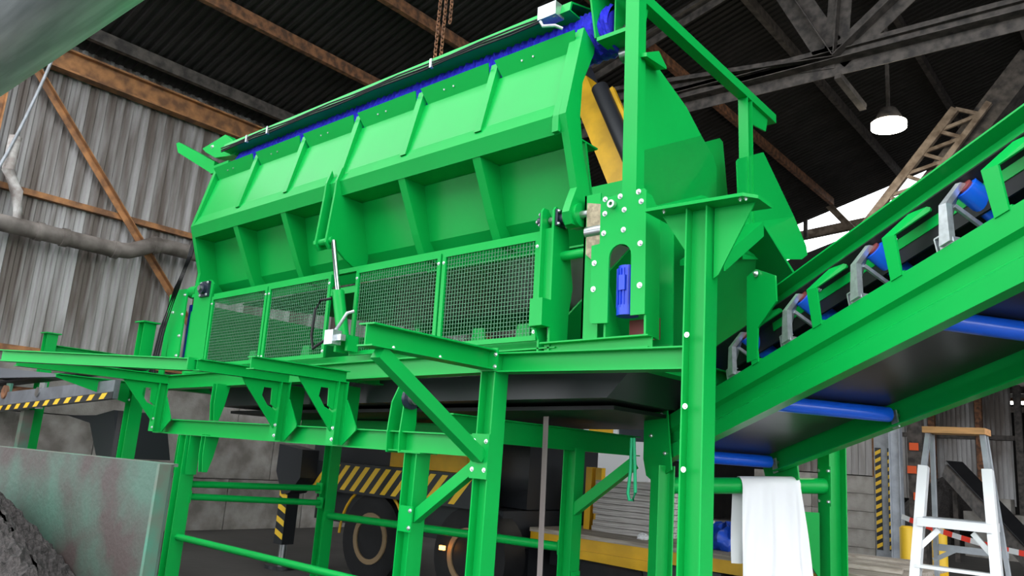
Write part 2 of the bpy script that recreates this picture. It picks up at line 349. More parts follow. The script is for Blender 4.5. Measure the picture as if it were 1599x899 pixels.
# hanging hall lamp
p = W(1388, 200, 1, 12.6)
hl = Thing('high_bay_lamp', 'glowing round high bay lamp below the dark roof', 'lamp', p)
hl.part('housing', MB().tube(p+Z*.09, p+Z*.32, .24, 24, .12), SOOT, smooth=True)
hl.part('lens', MB().tube(p, p+Z*.09, .26, 28), LAMP, smooth=True)
hl.part('bracket', MB().bar(p+Z*.3, V((p.x, p.y, roofz(p.x)-.1)), .05, .05), SOOT)
ld = bpy.data.lights.new('high_bay_lamp_light', 'POINT'); ld.energy = 110; ld.color = (1, .9, .7); ld.shadow_soft_size = .25
lo_ = bpy.data.objects.new('lamp_light', ld); col.objects.link(lo_); lo_.parent = hl.o; lo_.location = (0, -.1, -.25)
# wall pipe, cable, overhead duct, chains
zp = 4.32; xp = XW+.42
wp = Thing('lagged_pipe', 'grimy lagged pipe with an offset bend along the corrugated wall', 'pipe', (xp, 3, zp))
wp.part('run', MB().path([(xp, 1.9, zp), (xp, 5.0, zp), (xp, 5.25, zp+.03), (xp, 5.45, zp+.13), (xp, 5.6, zp+.22), (xp, 5.8, zp+.25), (xp, 15, zp+.25)], .125, 16), PIPE, smooth=True)
for y in (3.9, 4.25, 5.0, 5.62): wp.part('collar', MB().tube((xp, y, zp if y < 5.5 else zp+.23), (xp, y+.09, zp if y < 5.5 else zp+.23), .142, 16), PIPE, smooth=True)
a = W(12, 270, 0, xp); b = W(28, 325, 0, xp)
wp.part('branch', MB().path([(xp, a.y, 5.6), (xp, a.y, a.z+.05), (xp, (a.y+b.y)/2+.05, (a.z+b.z)/2), (xp, b.y+.05, zp)], .085, 14), mat('white_lagging', (.6, .58, .56), .7, col2=(.3, .26, .24), vscale=6), smooth=True)
a = W(88, 78, 0, XW+.5); b = W(0, 258, 0, XW+.5)
single('hanging_cable', MB().path([a.lerp(b, t/10)-Z*.55*(t/10)*(1-t/10) for t in range(11)]+[b+(b-a)*.3-Z*.2], .022, 8), GREYP, 'thin grey cable sagging across the corrugated wall', 'cable', smooth=True)
du = Thing('overhead_duct', 'large grey galvanised duct crossing overhead', 'duct', (-7, 1.3, 3.9))
ya, za, ra = 1.30, 4.36, .50
for k in range(6):
    x0 = -11.9+k*1.75; sec = du.part('duct_section', MB().tube((x0, ya, za), (x0+1.752, ya, za), ra, 40, caps=False), DUCT, smooth=True)
def chain(x, y, z0, z1, L=.085, r=.0085):
    mb = MB(); n = int((z1-z0)/(L*.72)); k = 9
    for i in range(n):
        zc = z1-i*L*.72; ax = X if i % 2 else Y; pts = []
        for j in range(k+1):
            t = 2*math.pi*j/k; pts.append(V((x, y, zc))+ax*math.cos(t)*L*.3+Z*math.sin(t)*L*.5)
        mb.path(pts, r, 5)
    return mb
for i, (px, z0) in enumerate(((688, 5.4), (697, 5.4), (706, 6.75))):
    q = W(px, 0, 1, 6.0+.03*i)
    single('hoist_chain', chain(q.x, q.y, z0, roofz(q.x)-.25, .072, .0085), RUST, 'shorter rusty hoist chain ending above the green machine cover' if i == 2 else 'long rusty hoist chain hanging down behind the green machine', 'chain', group='hoist chains')
# ================================================================== THE GREEN MACHINE (own frame: x along it, y to the back, z up, tilted 1.5 degrees)
MO = V((-3.3, 4.2, 2.35)); MT = math.radians(1.5)
mex, mey, mez = V((math.cos(MT), 0, math.sin(MT))), V((0, 1, 0)), V((-math.sin(MT), 0, math.cos(MT)))
def ML(x, y, ax, val):
    d = ray(x, y); o = CC-MO; o = V((o.dot(mex), o.dot(mey), o.dot(mez))); d = V((d.dot(mex), d.dot(mey), d.dot(mez)))
    return o + d*((val-o[ax])/d[ax])
def MPL(x, y, p0, nrm):
    d = ray(x, y); o = CC-MO; o = V((o.dot(mex), o.dot(mey), o.dot(mez))); d = V((d.dot(mex), d.dot(mey), d.dot(mez)))
    return o + d*((p0-o).dot(nrm)/d.dot(nrm))
def mthing(name, label, cat): return Thing(name, label, cat, MO, rot=(0, -MT, 0), local=True)
def yz(x0, x1, pts): return MB().prism([(x0, y, z) for y, z in pts], (x1-x0, 0, 0))
def xz(y0, y1, pts): return MB().prism([(x, y0, z) for x, z in pts], (0, y1-y0, 0))
M = mthing('screening_machine', 'bright green screening machine body with wire mesh guards and blue motor', 'machine')
M.part('base_beam', MB().ibeam((-5.6, .07, -.08), (.1, .07, -.08), Z, .15, .14), GREEN)
M.part('base_beam', MB().ibeam((-5.6, 3.6, -.08), (.8, 3.6, -.08), Z, .15, .14), GREEN)
for x in (-5.4, -2.25, .62): M.part('cross_beam', MB().ibeam((x, .15, -.08), (x, 3.52, -.08), Z, .13, .12), GREEN)
M.part('end_sill', MB().ibeam((.0, .02, -.02), (.84, .02, -.02), Z, .085, .12), GREEN)
M.part('end_wall', MB().box((-5.32, .42, 0), (-5.30, 3.3, .86)), GREEN)
M.part('under_trough', xz(.5, 3.2, [(-5.2, -.1), (.4, -.1), (.2, -.30), (-5.0, -.30)]), BLACK)
M.part('return_belt', MB().box((-5.1, .75, -.36), (.1, 2.9, -.33)), RUBBER)
for x in (-3.9, -3.0, -1.6, -.8, -.35):
    M.part('inner_bearing_stand', xz(.2, .23, [(x-.09, 0), (x+.09, 0), (x+.05, .22), (x-.05, .22)]), GREEN)
M.part('inner_sill', MB().box((-4.5, .12, -.0), (-.05, .34, .07)), GREEN)
# --- wire mesh guards
gx = [(-4.47, -3.435), (-3.415, -2.43), (-2.08, -1.045), (-1.025, -.06)]
for x0, x1 in gx:
    z0, z1, w = .045, .80, .036
    f = MB().box((x0, -.012, z0), (x0+w, .012, z1)).box((x1-w, -.012, z0), (x1, .012, z1)).box((x0+w, -.012, z1-w), (x1-w, .012, z1)).box((x0+w, -.012, z0), (x1-w, .012, z0+w))
    g = M.part('guard_panel', f, GREEN)
    mb = MB(); p = .030; r = .0017
    n = int((x1-x0)/p)
    for i in range(1, n): mb.box((x0+i*p-r, .0-r, z0+.01), (x0+i*p+r, r, z1-.01))
    for i in range(1, int((z1-z0)/p)+1): mb.box((x0+.01, .005-r, z0+i*p-r), (x1-.01, .005+r, z0+i*p+r))
    M.part('wire_mesh', mb, mat('mesh_wire', (.10, .26, .15), .45, .3) if 'mesh_wire' not in bpy.data.materials else bpy.data.materials['mesh_wire'], parent=g, kind='stuff', label='fine woven wire mesh')
    for bx in (x0+.018, x1-.018):
        for bz in (z1-.08, z0+.06): M.bolt((bx, -.012, bz), -Y, .011, parent=g)
M.part('guard_link', MB().box((-2.43, -.005, .60), (-2.08, .01, .66)), GREEN)
M.part('guard_rail', MB().box((-4.5, .02, .80), (-.05, .07, .84)), GREEN)
# --- motor end plate (faces the walkway)
L8 = lambda x, y: (830+x/3.21, 280+y/3.21)
arch = [(.525, .12), (.525, .55)]+[(.61+.085*math.cos(t), .55+.085*math.sin(t)) for t in [math.pi-math.pi*i/10 for i in range(11)]]+[(.695, .55), (.695, .155)]
outl = [(.80, .155), (.80, .965), (.785, .985), (.46, .975), (.45, .955), (.45, .66), (.385, .655), (.385, .15), (.40, .125)]
pl = M.part('motor_end_plate', xz(-.012, .004, outl+arch), GREEN)
for bx, by in ((370, 100), (445, 85), (537, 62), (550, 110), (368, 172), (465, 152), (362, 270), (461, 252), (545, 320), (315, 420), (310, 550), (542, 530)):
    p = ML(*L8(bx, by), 1, -.012); M.bolt(p, -Y, .0165, parent=pl)
p = ML(*L8(408, 127), 1, -.02); M.part('eye_nut', MB().hollow(p, p+V((0, -.03, 0)), .028, .013), BOLT, parent=pl, smooth=True)
M.part('cheek_plate', yz(.785, .80, [(.004, .02), (.17, .02), (.17, .86), (.06, .955), (.004, .955)]), GREEN)
M.part('housing_back', MB().box((.46, .36, .0), (.79, .375, .95)), GREEN)
M.part('upright', MB().box((.27, .06, .022), (.40, .075, 1.05)).box((.27, .06, .022), (.285, .26, 1.05)), GREEN)
M.part('upright_gusset', yz(.47, .485, [(.03, .022), (.24, .022), (.06, .40), (.03, .4)]), GREEN)
M.part('wear_plate', xz(.045, .055, [(.30, .62), (.42, .52), (.42, .96), (.30, .99)]), BRASS)
M.part('tie_tube', MB().tube((.02, .12, .66), (.3, .12, .66), .035), GREEN, smooth=True)
M.part('tie_tube', MB().tube((.25, .14, 1.02), (.6, .14, 1.02), .024), GREEN, smooth=True)
M.part('shaft_stub', MB().tube((.29, .07, .78), (.43, .07, .78), .045), STEEL, smooth=True)
M.part('maroon_seal', MB().box((.56, .2, .03), (.78, .22, .17)), MAROON)
mo = M.part('motor', MB().tube((.62, .075, .19), (.62, .075, .50), .062, 20), MOTOR, smooth=True, label='blue finned electric motor')
fb_ = MB()
for k in range(18):
    t = 2*math.pi*k/18; d = V((math.cos(t), math.sin(t), 0)); fb_.obox(V((.62, .075, .35))+d*.065, d*.009, d.cross(Z)*.003, (0, 0, .13))
M.part('cooling_fins', fb_, MOTOR, parent=mo); M.part('fan_cowl', MB().tube((.62, .075, .17), (.62, .075, .235), .072, 22), MOTOR, parent=mo, smooth=True)
M.part('terminal_box', MB().box((.60, -.005, .33), (.645, .03, .43)), MOTOR, parent=mo)
# --- tilting bearings, right and left
def bearing(c, ax, s=.06):
    b = M.part('flange_bearing', MB().obox(c, ax*.014, Y*s if abs(ax.x) > .5 else X*s, Z*s), NAVY)
    M.part('bearing_boss', MB().tube(c+ax*.012, c+ax*.05, s*.68, 18), NAVY, parent=b, smooth=True); M.part('shaft_end', MB().tube(c+ax*.05, c+ax*.075, s*.34, 14), STEEL, parent=b, smooth=True)
    o = Y if abs(ax.x) > .5 else X
    for i in (-1, 1):
        for j in (-1, 1): M.bolt(c+ax*.014+o*i*s*.78+Z*j*s*.78, ax, .013, parent=b)
M.part('bearing_plate', yz(-.055, -.038, [(0, -.06), (.09, -.06), (.09, .96), (.05, 1.0), (.0, 1.0), (-.02, .97), (-.02, .31), (-.09, .31), (-.09, .13), (-.04, .12), (0, .05)]), GREEN)
M.part('bearing_plate', yz(.035, .053, [(.0, -.06), (.2, -.06), (.21, .25), (.25, .45), (.2, .70), (.15, .98), (.02, 1.0), (.0, .97)]), GREEN)
M.part('stop_block', MB().box((-.055, -.095, .13), (.053, -.0, .32)), GREEN)
M.part('bearing_spacer', MB().box((-.04, .02, .30), (.04, .09, .85)), GREEN)
bearing(V((.06, .07, .92)), X); bearing(V((-.065, .05, .92)), -X, .05)
M.part('pivot_shaft', MB().tube((-.03, .07, .92), (.3, .07, .92), .03), STEEL, smooth=True)
M.part('bearing_plate', xz(0, .018, [(-4.86, -.0), (-4.50, 0), (-4.52, .80), (-4.50, .95), (-4.56, 1.0), (-4.84, 1.0), (-4.88, .95)]), GREEN)
M.part('bearing_side', MB().box((-4.88, .018, 0), (-4.865, .22, .96)), GREEN)
bearing(V((-4.64, -.014, .90)), -Y, .085)
ml = M.part('motor_end_plate', xz(-.012, .004, [(-5.06, .12), (-5.02, .2), (-5.02, .9), (-5.06, .95), (-5.30, .96), (-5.34, .9), (-5.34, .62), (-5.30, .55), (-5.28, .2), (-5.28, .12)]), GREEN)
for bx, bz in ((-5.06, .88), (-5.28, .9), (-5.06, .66), (-5.28, .7), (-5.06, .42), (-5.06, .2)): M.bolt((bx, -.012, bz), -Y, .0165, parent=ml)
M.part('cheek_plate', xz(.04, .055, [(-5.52, -.0), (-5.40, 0), (-5.40, .88), (-5.44, .94), (-5.52, .94)]), GREEN)
M.part('housing', MB().box((-5.0, .05, 0), (-4.9, .3, .7)), GREEN); M.part('left_motor', MB().tube((-5.15, .2, .1), (-5.15, .2, .8), .09, 18), MOTOR, smooth=True)
M.part('hinge_barrel', MB().tube((-5.05, .06, .92), (-4.88, .06, .92), .07), GREEN, smooth=True)
hs = MB()
for k in range(3): hs.path([(-4.95+.03*k, -.03, 1.75), (-5.02+.03*k, -.06, 1.3), (-5.18+.04*k, -.08, .95), (-5.36+.05*k, -.09, .5), (-5.46+.05*k, -.09, .0)], .013, 8)
M.part('hydraulic_hoses', hs, RUBBER, smooth=True)
# --- tower post, overhead beam, brush motor mount
M.part('tower_post', MB().box((.545, .10, .95), (.645, .175, 2.95)), GREEN)
M.part('tower_post_flange', MB().box((.645, .10, .95), (.655, .20, 2.95)), GREEN)
M.part('tower_beam', MB().box((.555, .175, 2.50), (.645, 2.62, 2.585)), GREEN)
M.part('tower_gusset', yz(.60, .61, [(.175, 2.25), (.26, 2.32), (.30, 2.5), (.175, 2.5)]), GREEN)
M.part('rear_post', MB().ibeam((.60, 2.02, 1.0), (.60, 2.02, 2.50), Y, .10, .09, .008, .008), GREEN)
M.part('rear_post_gusset', yz(.595, .61, [(2.07, 2.30), (2.45, 2.36), (2.5, 2.5), (2.07, 2.5)]), GREEN)
p = ML(930, 62, 1, .12)
mm = M.part('brush_motor_mount', MB().box((.30, .10, p.z-.03), (.545, .34, p.z)), GREEN)
M.part('mount_plate', xz(.33, .345, [(.28, p.z), (.545, p.z), (.545, p.z+.42), (.2, p.z+.42)]), GREEN, parent=mm)
M.part('mount_plate', yz(.28, .295, [(.10, p.z), (.34, p.z), (.34, p.z+.42), (.02, p.z+.42), (.02, p.z+.3)]), GREEN, parent=mm)
M.part('mount_plate', yz(.41, .42, [(.16, p.z), (.34, p.z), (.34, p.z+.42), (.16, p.z+.42)]), GREEN, parent=mm)
M.part('mount_plate', MB().box((.16, .02, p.z+.40), (.56, .36, p.z+.42)), GREEN, parent=mm)
# --- end wings and rear feed chute
def wing(pts, x, m=GREEN, t=.012, name='chute_wing'):
    P_ = [ML(px, py, 0, x) for px, py in pts]; return M.part(name, MB().prism(P_, (t, 0, 0)), m)
wing([(995, 88), (1010, 82), (1024, 104), (1070, 168), (1093, 212), (999, 236)], .60)
pa = [ML(*q, 0, .60) for q in ((999, 236), (1093, 212))]; nrm_ = (pa[1]-pa[0]).cross(V((.35, 0, 1)))
M.part('chute_wing', MB().prism(pa[::-1]+[MPL(*q, pa[0], nrm_) for q in ((1005, 326), (1117, 312), (1117, 262), (1112, 245))], (.012, 0, 0)), GREEN)
p = [ML(*q, 0, .612) for q in ((993, 84), (1012, 82), (1024, 106))]
M.part('wing_lip', MB().prism([p[0], p[1], p[2], p[2]-Z*.02, p[0]-Z*.03], (.10, -.02, -.03)), GREEN)
wing([(1085, 226), (1122, 216), (1127, 222), (1135, 312), (1085, 318)], .28)
wing([(1149, 252), (1152, 248), (1190, 238), (1194, 246), (1238, 338), (1153, 350)], .62)
pa = [ML(*q, 0, .62) for q in ((1153, 350), (1238, 338))]; nrm_ = (pa[1]-pa[0]).cross(V((-.35, 0, 1)))
M.part('chute_wing', MB().prism(pa+[MPL(*q, pa[0], nrm_) for q in ((1257, 384), (1259, 398), (1250, 405), (1158, 405))], (.012, 0, 0)), GREEN)
lipw = [ML(*q, 0, .632) for q in ((1015, 323), (1095, 305), (1110, 316))]
M.part('wing_shelf', MB().prism([lipw[0], lipw[1], lipw[2]], (.05, 0, -.02)), GREEN)
M.part('chute_end', MB().prism([(.74, .40, .98), (.74, 3.45, .98), (-.45, 3.45, .0), (-.45, .40, .0)], (-.02, 0, 0)), GREEN)
M.part('chute_end_top', MB().box((.05, .38, .98), (.74, 3.45, 1.0)), GREEN)
M.part('rear_panel', MB().prism([(-4.9, 3.3, .9), (-.7, 3.3, .9), (-.7, 3.6, 2.72), (-4.9, 3.6, 2.72)], (0, .015, 0)), GREEN)
M.part('inner_deck', MB().prism([(-4.8, .55, .85), (.2, .55, .85), (.2, 3.4, 1.05), (-4.8, 3.4, 1.05)], (0, 0, .015)), GREEN)
h = [ML(1130, 397, 0, .95), ML(1190, 346, 0, .95), ML(1251, 440, 0, .95)]
M.part('discharge_hood', MB().prism([h[0], h[1], h[2], V((.95, h[2].y, h[2].z-.04)), V((.95, h[1].y, h[1].z-.012)), V((.95, h[0].y, h[0].z-.04))], (-.34, 0, 0)), GREEN)
M.part('hood_flange', MB().prism([h[0], h[1], h[1]-Z*.12, h[0]-Z*.12], (.012, 0, 0)), GREEN)
M.part('hood_face', MB().prism([V((.92-(1.2-z)*1.3, y, z)) for y, z in ((h[0].y, h[0].z-.03), (h[1].y, h[1].z-.012), (h[2].y, h[2].z-.03), (h[2].y, .15), (h[0].y, .02))], (-.012, 0, 0)), GREEN)
M.bolt(V((.22, 1.72, .66)), X, .022)
# --- hydraulic cylinder that tips the hopper
cy0, cy1, cy2 = ML(521, 376, 1, -.16), ML(528, 455, 1, -.15), ML(536, 530, 1, -.13)
hc = M.part('cylinder_barrel', MB().tube(cy2, cy1, .052, 18), GREEN, smooth=True)
M.part('cylinder_rod', MB().tube(cy1, cy0, .024, 14), CHROME, parent=hc, smooth=True)
M.part('cylinder_foot', MB().box(cy2-V((.09, .02, .10)), cy2+V((-.06, .09, .03))), GREEN)
M.part('cylinder_foot', MB().box(cy2+V((.06, -.02, -.10)), cy2+V((.09, .09, .03))), GREEN)
M.part('valve_block', MB().box(cy2+V((-.06, -.15, -.06)), cy2+V((.05, -.06, .06))).box(cy2+V((.05, -.12, -.03)), cy2+V((.12, -.07, .02))), ZINC, parent=hc)
M.part('pressure_pipe', MB().path([cy2+V((.0, -.1, .05)), cy2+V((.08, -.1, .12)), cy2+V((.12, -.08, .2)), cy2+V((.16, -.04, .22))], .014, 8), ZINC, parent=hc, smooth=True)
M.part('cylinder_hose', MB().path([cy1+V((-.05, -.02, -.06)), cy1+V((-.16, -.05, -.07)), cy1+V((-.2, -.07, -.16)), cy1+V((-.2, -.08, -.38)), cy1+V((-.13, -.1, -.5)), cy2+V((-.03, -.1, .02))], .013, 8), RUBBER, parent=hc, smooth=True)

# --- the hinged hopper wall in front
H = mthing('hopper', 'bright green ribbed hopper wall tipped above the mesh guards', 'hopper')
RX = [-4.9, -4.05, -3.2, -2.35, -1.5, -.65, .2]
def frontline(z): return -.13+.18*(z-1.62)/.725
for a, b in zip(RX, RX[1:]):
    H.part('upper_panel', yz(a+.035, b-.035, [(-.075, 1.735), (.07, 2.215), (.085, 2.21), (-.06, 1.73)]), GREEN)
    H.part('top_lip', MB().prism([(a+.07, .07, 2.215), (b-.07, .07, 2.215), (b-.035, .0, 2.345), (a+.035, .0, 2.345)], (0, .012, .004)), GREEN)
    H.part('lower_panel', yz(a, b, [(.14, 1.495), (.26, 1.03), (.44, .84), (.455, .85), (.275, 1.04), (.155, 1.5)]), GREEN)
    for f in (.35, .48): H.part('lip_screw', MB().tube((a+.85*f, .045, 2.28), (a+.85*f, .03, 2.275), .008, 8), BOLT)
for i, x in enumerate(RX):
    w = .035 if 0 < i < 6 else .03
    if 0 < i < 6:
        H.part('upper_rib', yz(x-w, x+w, [(frontline(1.70), 1.70), (frontline(2.345), 2.345), (.10, 2.345), (.08, 2.2), (-.06, 1.71)]), GREEN)
        if i != 3: H.part('lower_rib', yz(x-.05, x+.03, [(-.09, 1.497), (.15, 1.497), (.27, 1.03), (.43, .855), (.22, .885), (.12, 1.06)]), GREEN)
H.part('fold_flange', yz(-4.87, .098, [(-.135, 1.62), (-.075, 1.738), (-.055, 1.732), (-.105, 1.615), (-.06, 1.495), (-.095, 1.495)]), GREEN)
H.part('shelf_plate', MB().box((-4.9, -.09, 1.498), (.2, .30, 1.51)), GREEN)
endp = [(.055, 2.375), (.20, 2.285), (.195, 2.23), (.06, 1.93), (.045, 1.66), (.09, 1.42), (.20, 1.12), (.22, .96), (.14, .84), (-.01, .84), (-.05, .92), (-.02, 1.0), (.035, 1.12), (-.13, 1.62)]
H.part('end_plate', yz(.155, .215, endp), GREEN)
H.part('end_plate', yz(-4.93, -4.87, [(.055, 2.375), (.30, 2.30), (.42, 1.5), (.45, .84), (.0, .84), (.02, 1.0), (.03, 1.12), (-.13, 1.62)]), GREEN)
H.part('end_flange', yz(.099, .154, [(.055, 2.36), (.09, 2.35), (-.08, 1.64), (-.10, 1.50), (-.13, 1.50), (-.13, 1.62)]), GREEN)
H.part('hub', MB().tube((.13, .07, .92), (.24, .07, .92), .085, 22), GREEN, smooth=True)
lug = [(-.12, 1.76), (-.165, 1.62), (-.17, 1.5), (-.205, 1.12), (-.215, 1.03), (-.17, .975), (-.10, 1.0), (.02, .92), (.24, .82), (.27, 1.0), (.14, 1.49), (-.10, 1.5), (-.10, 1.72)]
for x in (-2.45, -2.30): H.part('cylinder_lug', yz(x-.012, x+.012, lug if x > -2.4 else lug[:6]+[(-.08, 1.02), (.04, 1.2), (-.03, 1.49), (-.10, 1.5), (-.10, 1.72)]), GREEN)
H.part('lug_pin', MB().tube((-2.50, -.165, 1.055), (-2.25, -.165, 1.055), .032), GREEN, smooth=True)

# --- brush roller with its cover, hoses and arms
Bq = mthing('brush_unit', 'blue bristle cleaning roller under a green cover along the hopper top', 'brush')
n = 28
def bris(u, v):
    t = 2*math.pi*u; k = v*240; r = .185+.010*math.sin(k*1.7+9*u*math.pi)+random.uniform(-.008, .008)
    return V((-4.6+v*4.98, .30+r*math.cos(t), 2.43+r*math.sin(t)))
Bq.part('bristles', MB().grid(bris, n, 240), BRISTLE, label='blue bristle roller')
Bq.part('bristle_end', MB().tube((.36, .31, 2.40), (.38, .31, 2.40), .175, 24), BRISTLE)
Bq.part('axle', MB().tube((-4.75, .31, 2.40), (.50, .31, 2.40), .05, 18), STEEL, smooth=True)
Bq.part('gearbox', MB().tube((.38, .33, 2.22), (.50, .33, 2.22), .06, 20), STEEL, smooth=True)
Bq.part('cover', yz(-4.72, .12, [(.17, 2.515), (-.005, 2.522), (.015, 2.605), (.26, 2.675), (.52, 2.66), (.54, 2.4), (.525, 2.4), (.505, 2.645), (.26, 2.662), (.03, 2.595), (.013, 2.532), (.17, 2.527)]), GREEN)
for k in range(3):
    Bq.part('hose', MB().path([V((-4.72+4.6*t/14, -.018+.004*k, 2.547-.017*k-.007*math.sin(t*1.9+k))) for t in range(15)], .0075, 8), RUBBER, smooth=True)
for px in (400, 430, 672, 985):
    q = ML(px if px < 900 else 862, 100, 1, -.03); Bq.part('hose_clamp', MB().box((q.x-.012, -.032, 2.495), (q.x+.012, .0, 2.575)), ZINC)
Bq.part('sensor_box', MB().box((-.14, -.06, 2.50), (.03, .05, 2.61)), ZINC)
Bq.part('sensor_loop', MB().path([(-.1, -.07, 2.47), (-.05, -.1, 2.4), (.05, -.08, 2.38), (.09, -.04, 2.36)], .012, 8), ZINC, smooth=True)
a = [ML(*q, 1, .15) for q in ((275, 224), (279, 222), (335, 252), (332, 272), (278, 238))]
arm = Bq.part('pivot_arm', MB().prism(a, (0, .06, 0)), GREEN)
a = [ML(*q, 1, .10) for q in ((316, 232), (352, 210), (374, 226), (366, 242), (336, 246), (322, 238))]
Bq.part('arm_block', MB().prism(a, (0, .12, 0)), GREEN); q = ML(332, 229, 1, .10); Bq.bolt(q, -Y, .02, parent=arm)
q = ML(352, 262, 1, .1); Bq.part('arm_foot', MB().box((q.x-.25, .06, 2.33), (q.x+.12, .2, 2.42)), GREEN)
# ================================================================== GREEN SUPPORT FRAME (world frame)
F = Thing('support_frame', 'green steel support frame of posts, beams, cantilever brackets and tube rails', 'frame', (-4.4, 4.15, 0))
YF = 4.15
def post(x, y, z1, z0=0, h=.135, b=.14, m=GREEN, th=F):
    o = th.part('post', MB().ibeam((x, y, z0+.012), (x, y, z1), X, h, b), m)
    if z0 == 0: th.part('foot_plate', MB().box((x-.11, y-.11, 0), (x+.11, y+.11, .014)), m, parent=o)
    return o
p765 = post(-3.675, YF, 2.30); p1095 = post(-2.11, YF, 3.13, h=.14, b=.15); p640 = post(-4.38, YF, 1.58); p280 = post(-7.74, YF, 1.58)
pb1 = post(-7.62, 5.87, 1.72); pb2 = post(-4.18, 5.87, 1.72)
F.part('cap_plate', MB().box((-4.5, YF-.09, 1.575), (-4.26, YF+.09, 1.582)), GREEN)
F.part('long_beam', MB().ibeam((-8.42, YF, 1.658), (-3.745, YF, 1.658), Z, .150, .12), GREEN)
F.part('upper_beam', MB().ibeam((-3.605, YF, 2.232), (-2.182, YF, 2.232), Z, .135, .14), GREEN)
F.part('back_beam', MB().ibeam((-8.3, 5.87, 1.80), (-4.2, 5.87, 1.80), Z, .16, .13), GREEN)
F.part('cross_beam', MB().ibeam((-7.74, YF+.08, 1.66), (-7.74, 5.80, 1.66), Z, .13, .12), GREEN)
F.part('cross_beam', MB().ibeam((-4.18, YF+.08, 1.79), (-4.18, 6.9, 1.79), Z, .19, .12), GREEN)
tp_ = F.part('top_plate', MB().prism([(-2.43, 4.02, 3.13), (-1.80, 4.02, 3.13), (-1.74, 4.10, 3.13), (-1.74, 4.30, 3.13), (-2.43, 4.30, 3.13)], (0, 0, .02)), GREEN)
F.part('top_gusset', MB().prism([(-2.03, 4.15, 3.13), (-1.78, 4.15, 3.13), (-2.0, 4.15, 2.72), (-2.03, 4.15, 2.70)], (0, .012, 0)), GREEN)
F.part('top_gusset', MB().prism([(-2.19, 4.15, 3.13), (-2.38, 4.15, 3.13), (-2.19, 4.15, 2.85)], (0, .012, 0)), GREEN)
for z in (2.36, 1.95, 1.60): F.bolt((-2.15, 4.072, z), -Y, .014, parent=p1095)
for (px, py) in ((1040, 332), (1175, 316), (1172, 322)):
    q = W(px, py, 2, 3.13); F.bolt((min(max(q.x, -2.4), -1.8), 4.07, 3.13), -Z, .012, parent=tp_)
ub = F.part('cantilever_bracket', MB().ibeam((-3.675, YF-.08, 2.25), (-3.675, 2.97, 2.25), Z, .14, .14), GREEN)
F.part('end_plate', MB().box((-3.76, YF-.082, 2.17), (-3.59, YF-.07, 2.33)), GREEN, parent=ub)
for z in (2.20, 2.285): F.bolt((-3.605, YF-.082, z), -Y, .014, parent=ub)
for y in (3.15, 3.55): F.bolt((-3.62, y, 2.19), Z, .012, parent=ub)
F.part('brace_tube', MB().bar((-3.675, 3.08, 2.16), (-3.675, 4.06, 1.585), .085, .085), GREEN)
gp = F.part('brace_plate', MB().box((-3.76, YF-.09, 1.44), (-3.60, YF-.075, 1.74)), GREEN)
for z in (1.69, 1.50): 
    for x in (-3.735, -3.625): F.bolt((x, YF-.09, z), -Y, .014, parent=gp)
F.part('knee_brace', MB().bar((-4.32, YF-.02, 1.12), (-3.76, YF-.02, 1.52), .07, .08), GREEN)
F.part('knee_plate', MB().box((-4.42, YF-.085, 1.02), (-4.29, YF-.07, 1.20)), GREEN)
for z in (1.17, 1.05): F.bolt((-4.31, YF-.085, z), -Y, .014)
F.part('knee_brace', MB().bar((-4.14, 5.85, 1.18), (-3.55, 5.85, 1.62), .07, .09), GREEN)
# walkway knee brackets on the long beam
def knee(x, ytip, z1=2.19, z0=1.595, hh=.095):
    k = F.part('knee_bracket', MB().ibeam((x, YF-.125, z0), (x, YF-.125, z1-hh), Y, .095, .10, .008, .007), GREEN)
    F.part('bracket_arm', MB().ibeam((x, YF-.075, z1-hh/2), (x, ytip, z1-hh/2), Z, hh, .10, .008, .007), GREEN, parent=k)
    y0 = YF-.175; z = z1-hh
    F.part('slotted_gusset', MB().prism([(x-.006, y0, z), (x-.006, y0-.36, z), (x-.006, y0-.33, z-.04), (x-.006, y0, z-.40), (x-.006, y0, z-.25), (x-.006, y0-.055, z-.22), (x-.006, y0-.085, z-.21), (x-.006, y0-.15, z-.13), (x-.006, y0-.14, z-.06), (x-.006, y0-.06, z-.06), (x-.006, y0-.052, z-.2), (x-.006, y0, z-.23)], (.012, 0, 0)), GREEN, parent=k)
    F.part('side_gusset', MB().prism([(x+.05, YF-.08, z0), (x+.20, YF-.08, z0+.12), (x+.20, YF-.08, z0+.15), (x+.05, YF-.08, z0+.36)], (0, .01, 0)), GREEN, parent=k)
    for zz in (z0+.04, z0+.13): F.bolt((x+.035, YF-.175, zz), -Y, .013, parent=k)
knee(-5.23, 3.19); knee(-6.03, 3.20); knee(-8.24, 2.62)
F.part('edge_beam', MB().ibeam((-7.93, 2.40, 2.15), (-6.10, 3.27, 2.15), Z, .10, .10, .008, .007), GREEN)
F.part('end_cleat', MB().box((-6.10, 3.15, 2.10), (-6.08, 3.30, 2.20)), GREEN)
# rails
for p, q, r in (((-7.68, YF, .60), (-4.45, YF, .60), .032), ((-7.72, 4.22, .98), (-7.66, 5.8, .93), .034), ((-7.74, 4.22, 1.10), (-7.7, 5.8, 1.09), .034),
                ((-7.55, 5.87, .80), (-4.26, 5.87, .86), .04), ((-4.1, 5.87, .62), (-3.3, 5.87, .62), .03), ((-3.61, YF, .93), (-2.2, YF, .95), .0)):
    if r:
        t = F.part('tube_rail', MB().tube(p, q, r, 16), GREEN, smooth=True)
        d = (V(q)-V(p)).normalized()
        for e, sg in ((p, 1), (q, -1)): F.part('rail_flange', MB().obox(V(e), d*.006, basis(d)[1]*.06, basis(d)[2]*.06), GREEN, parent=t)
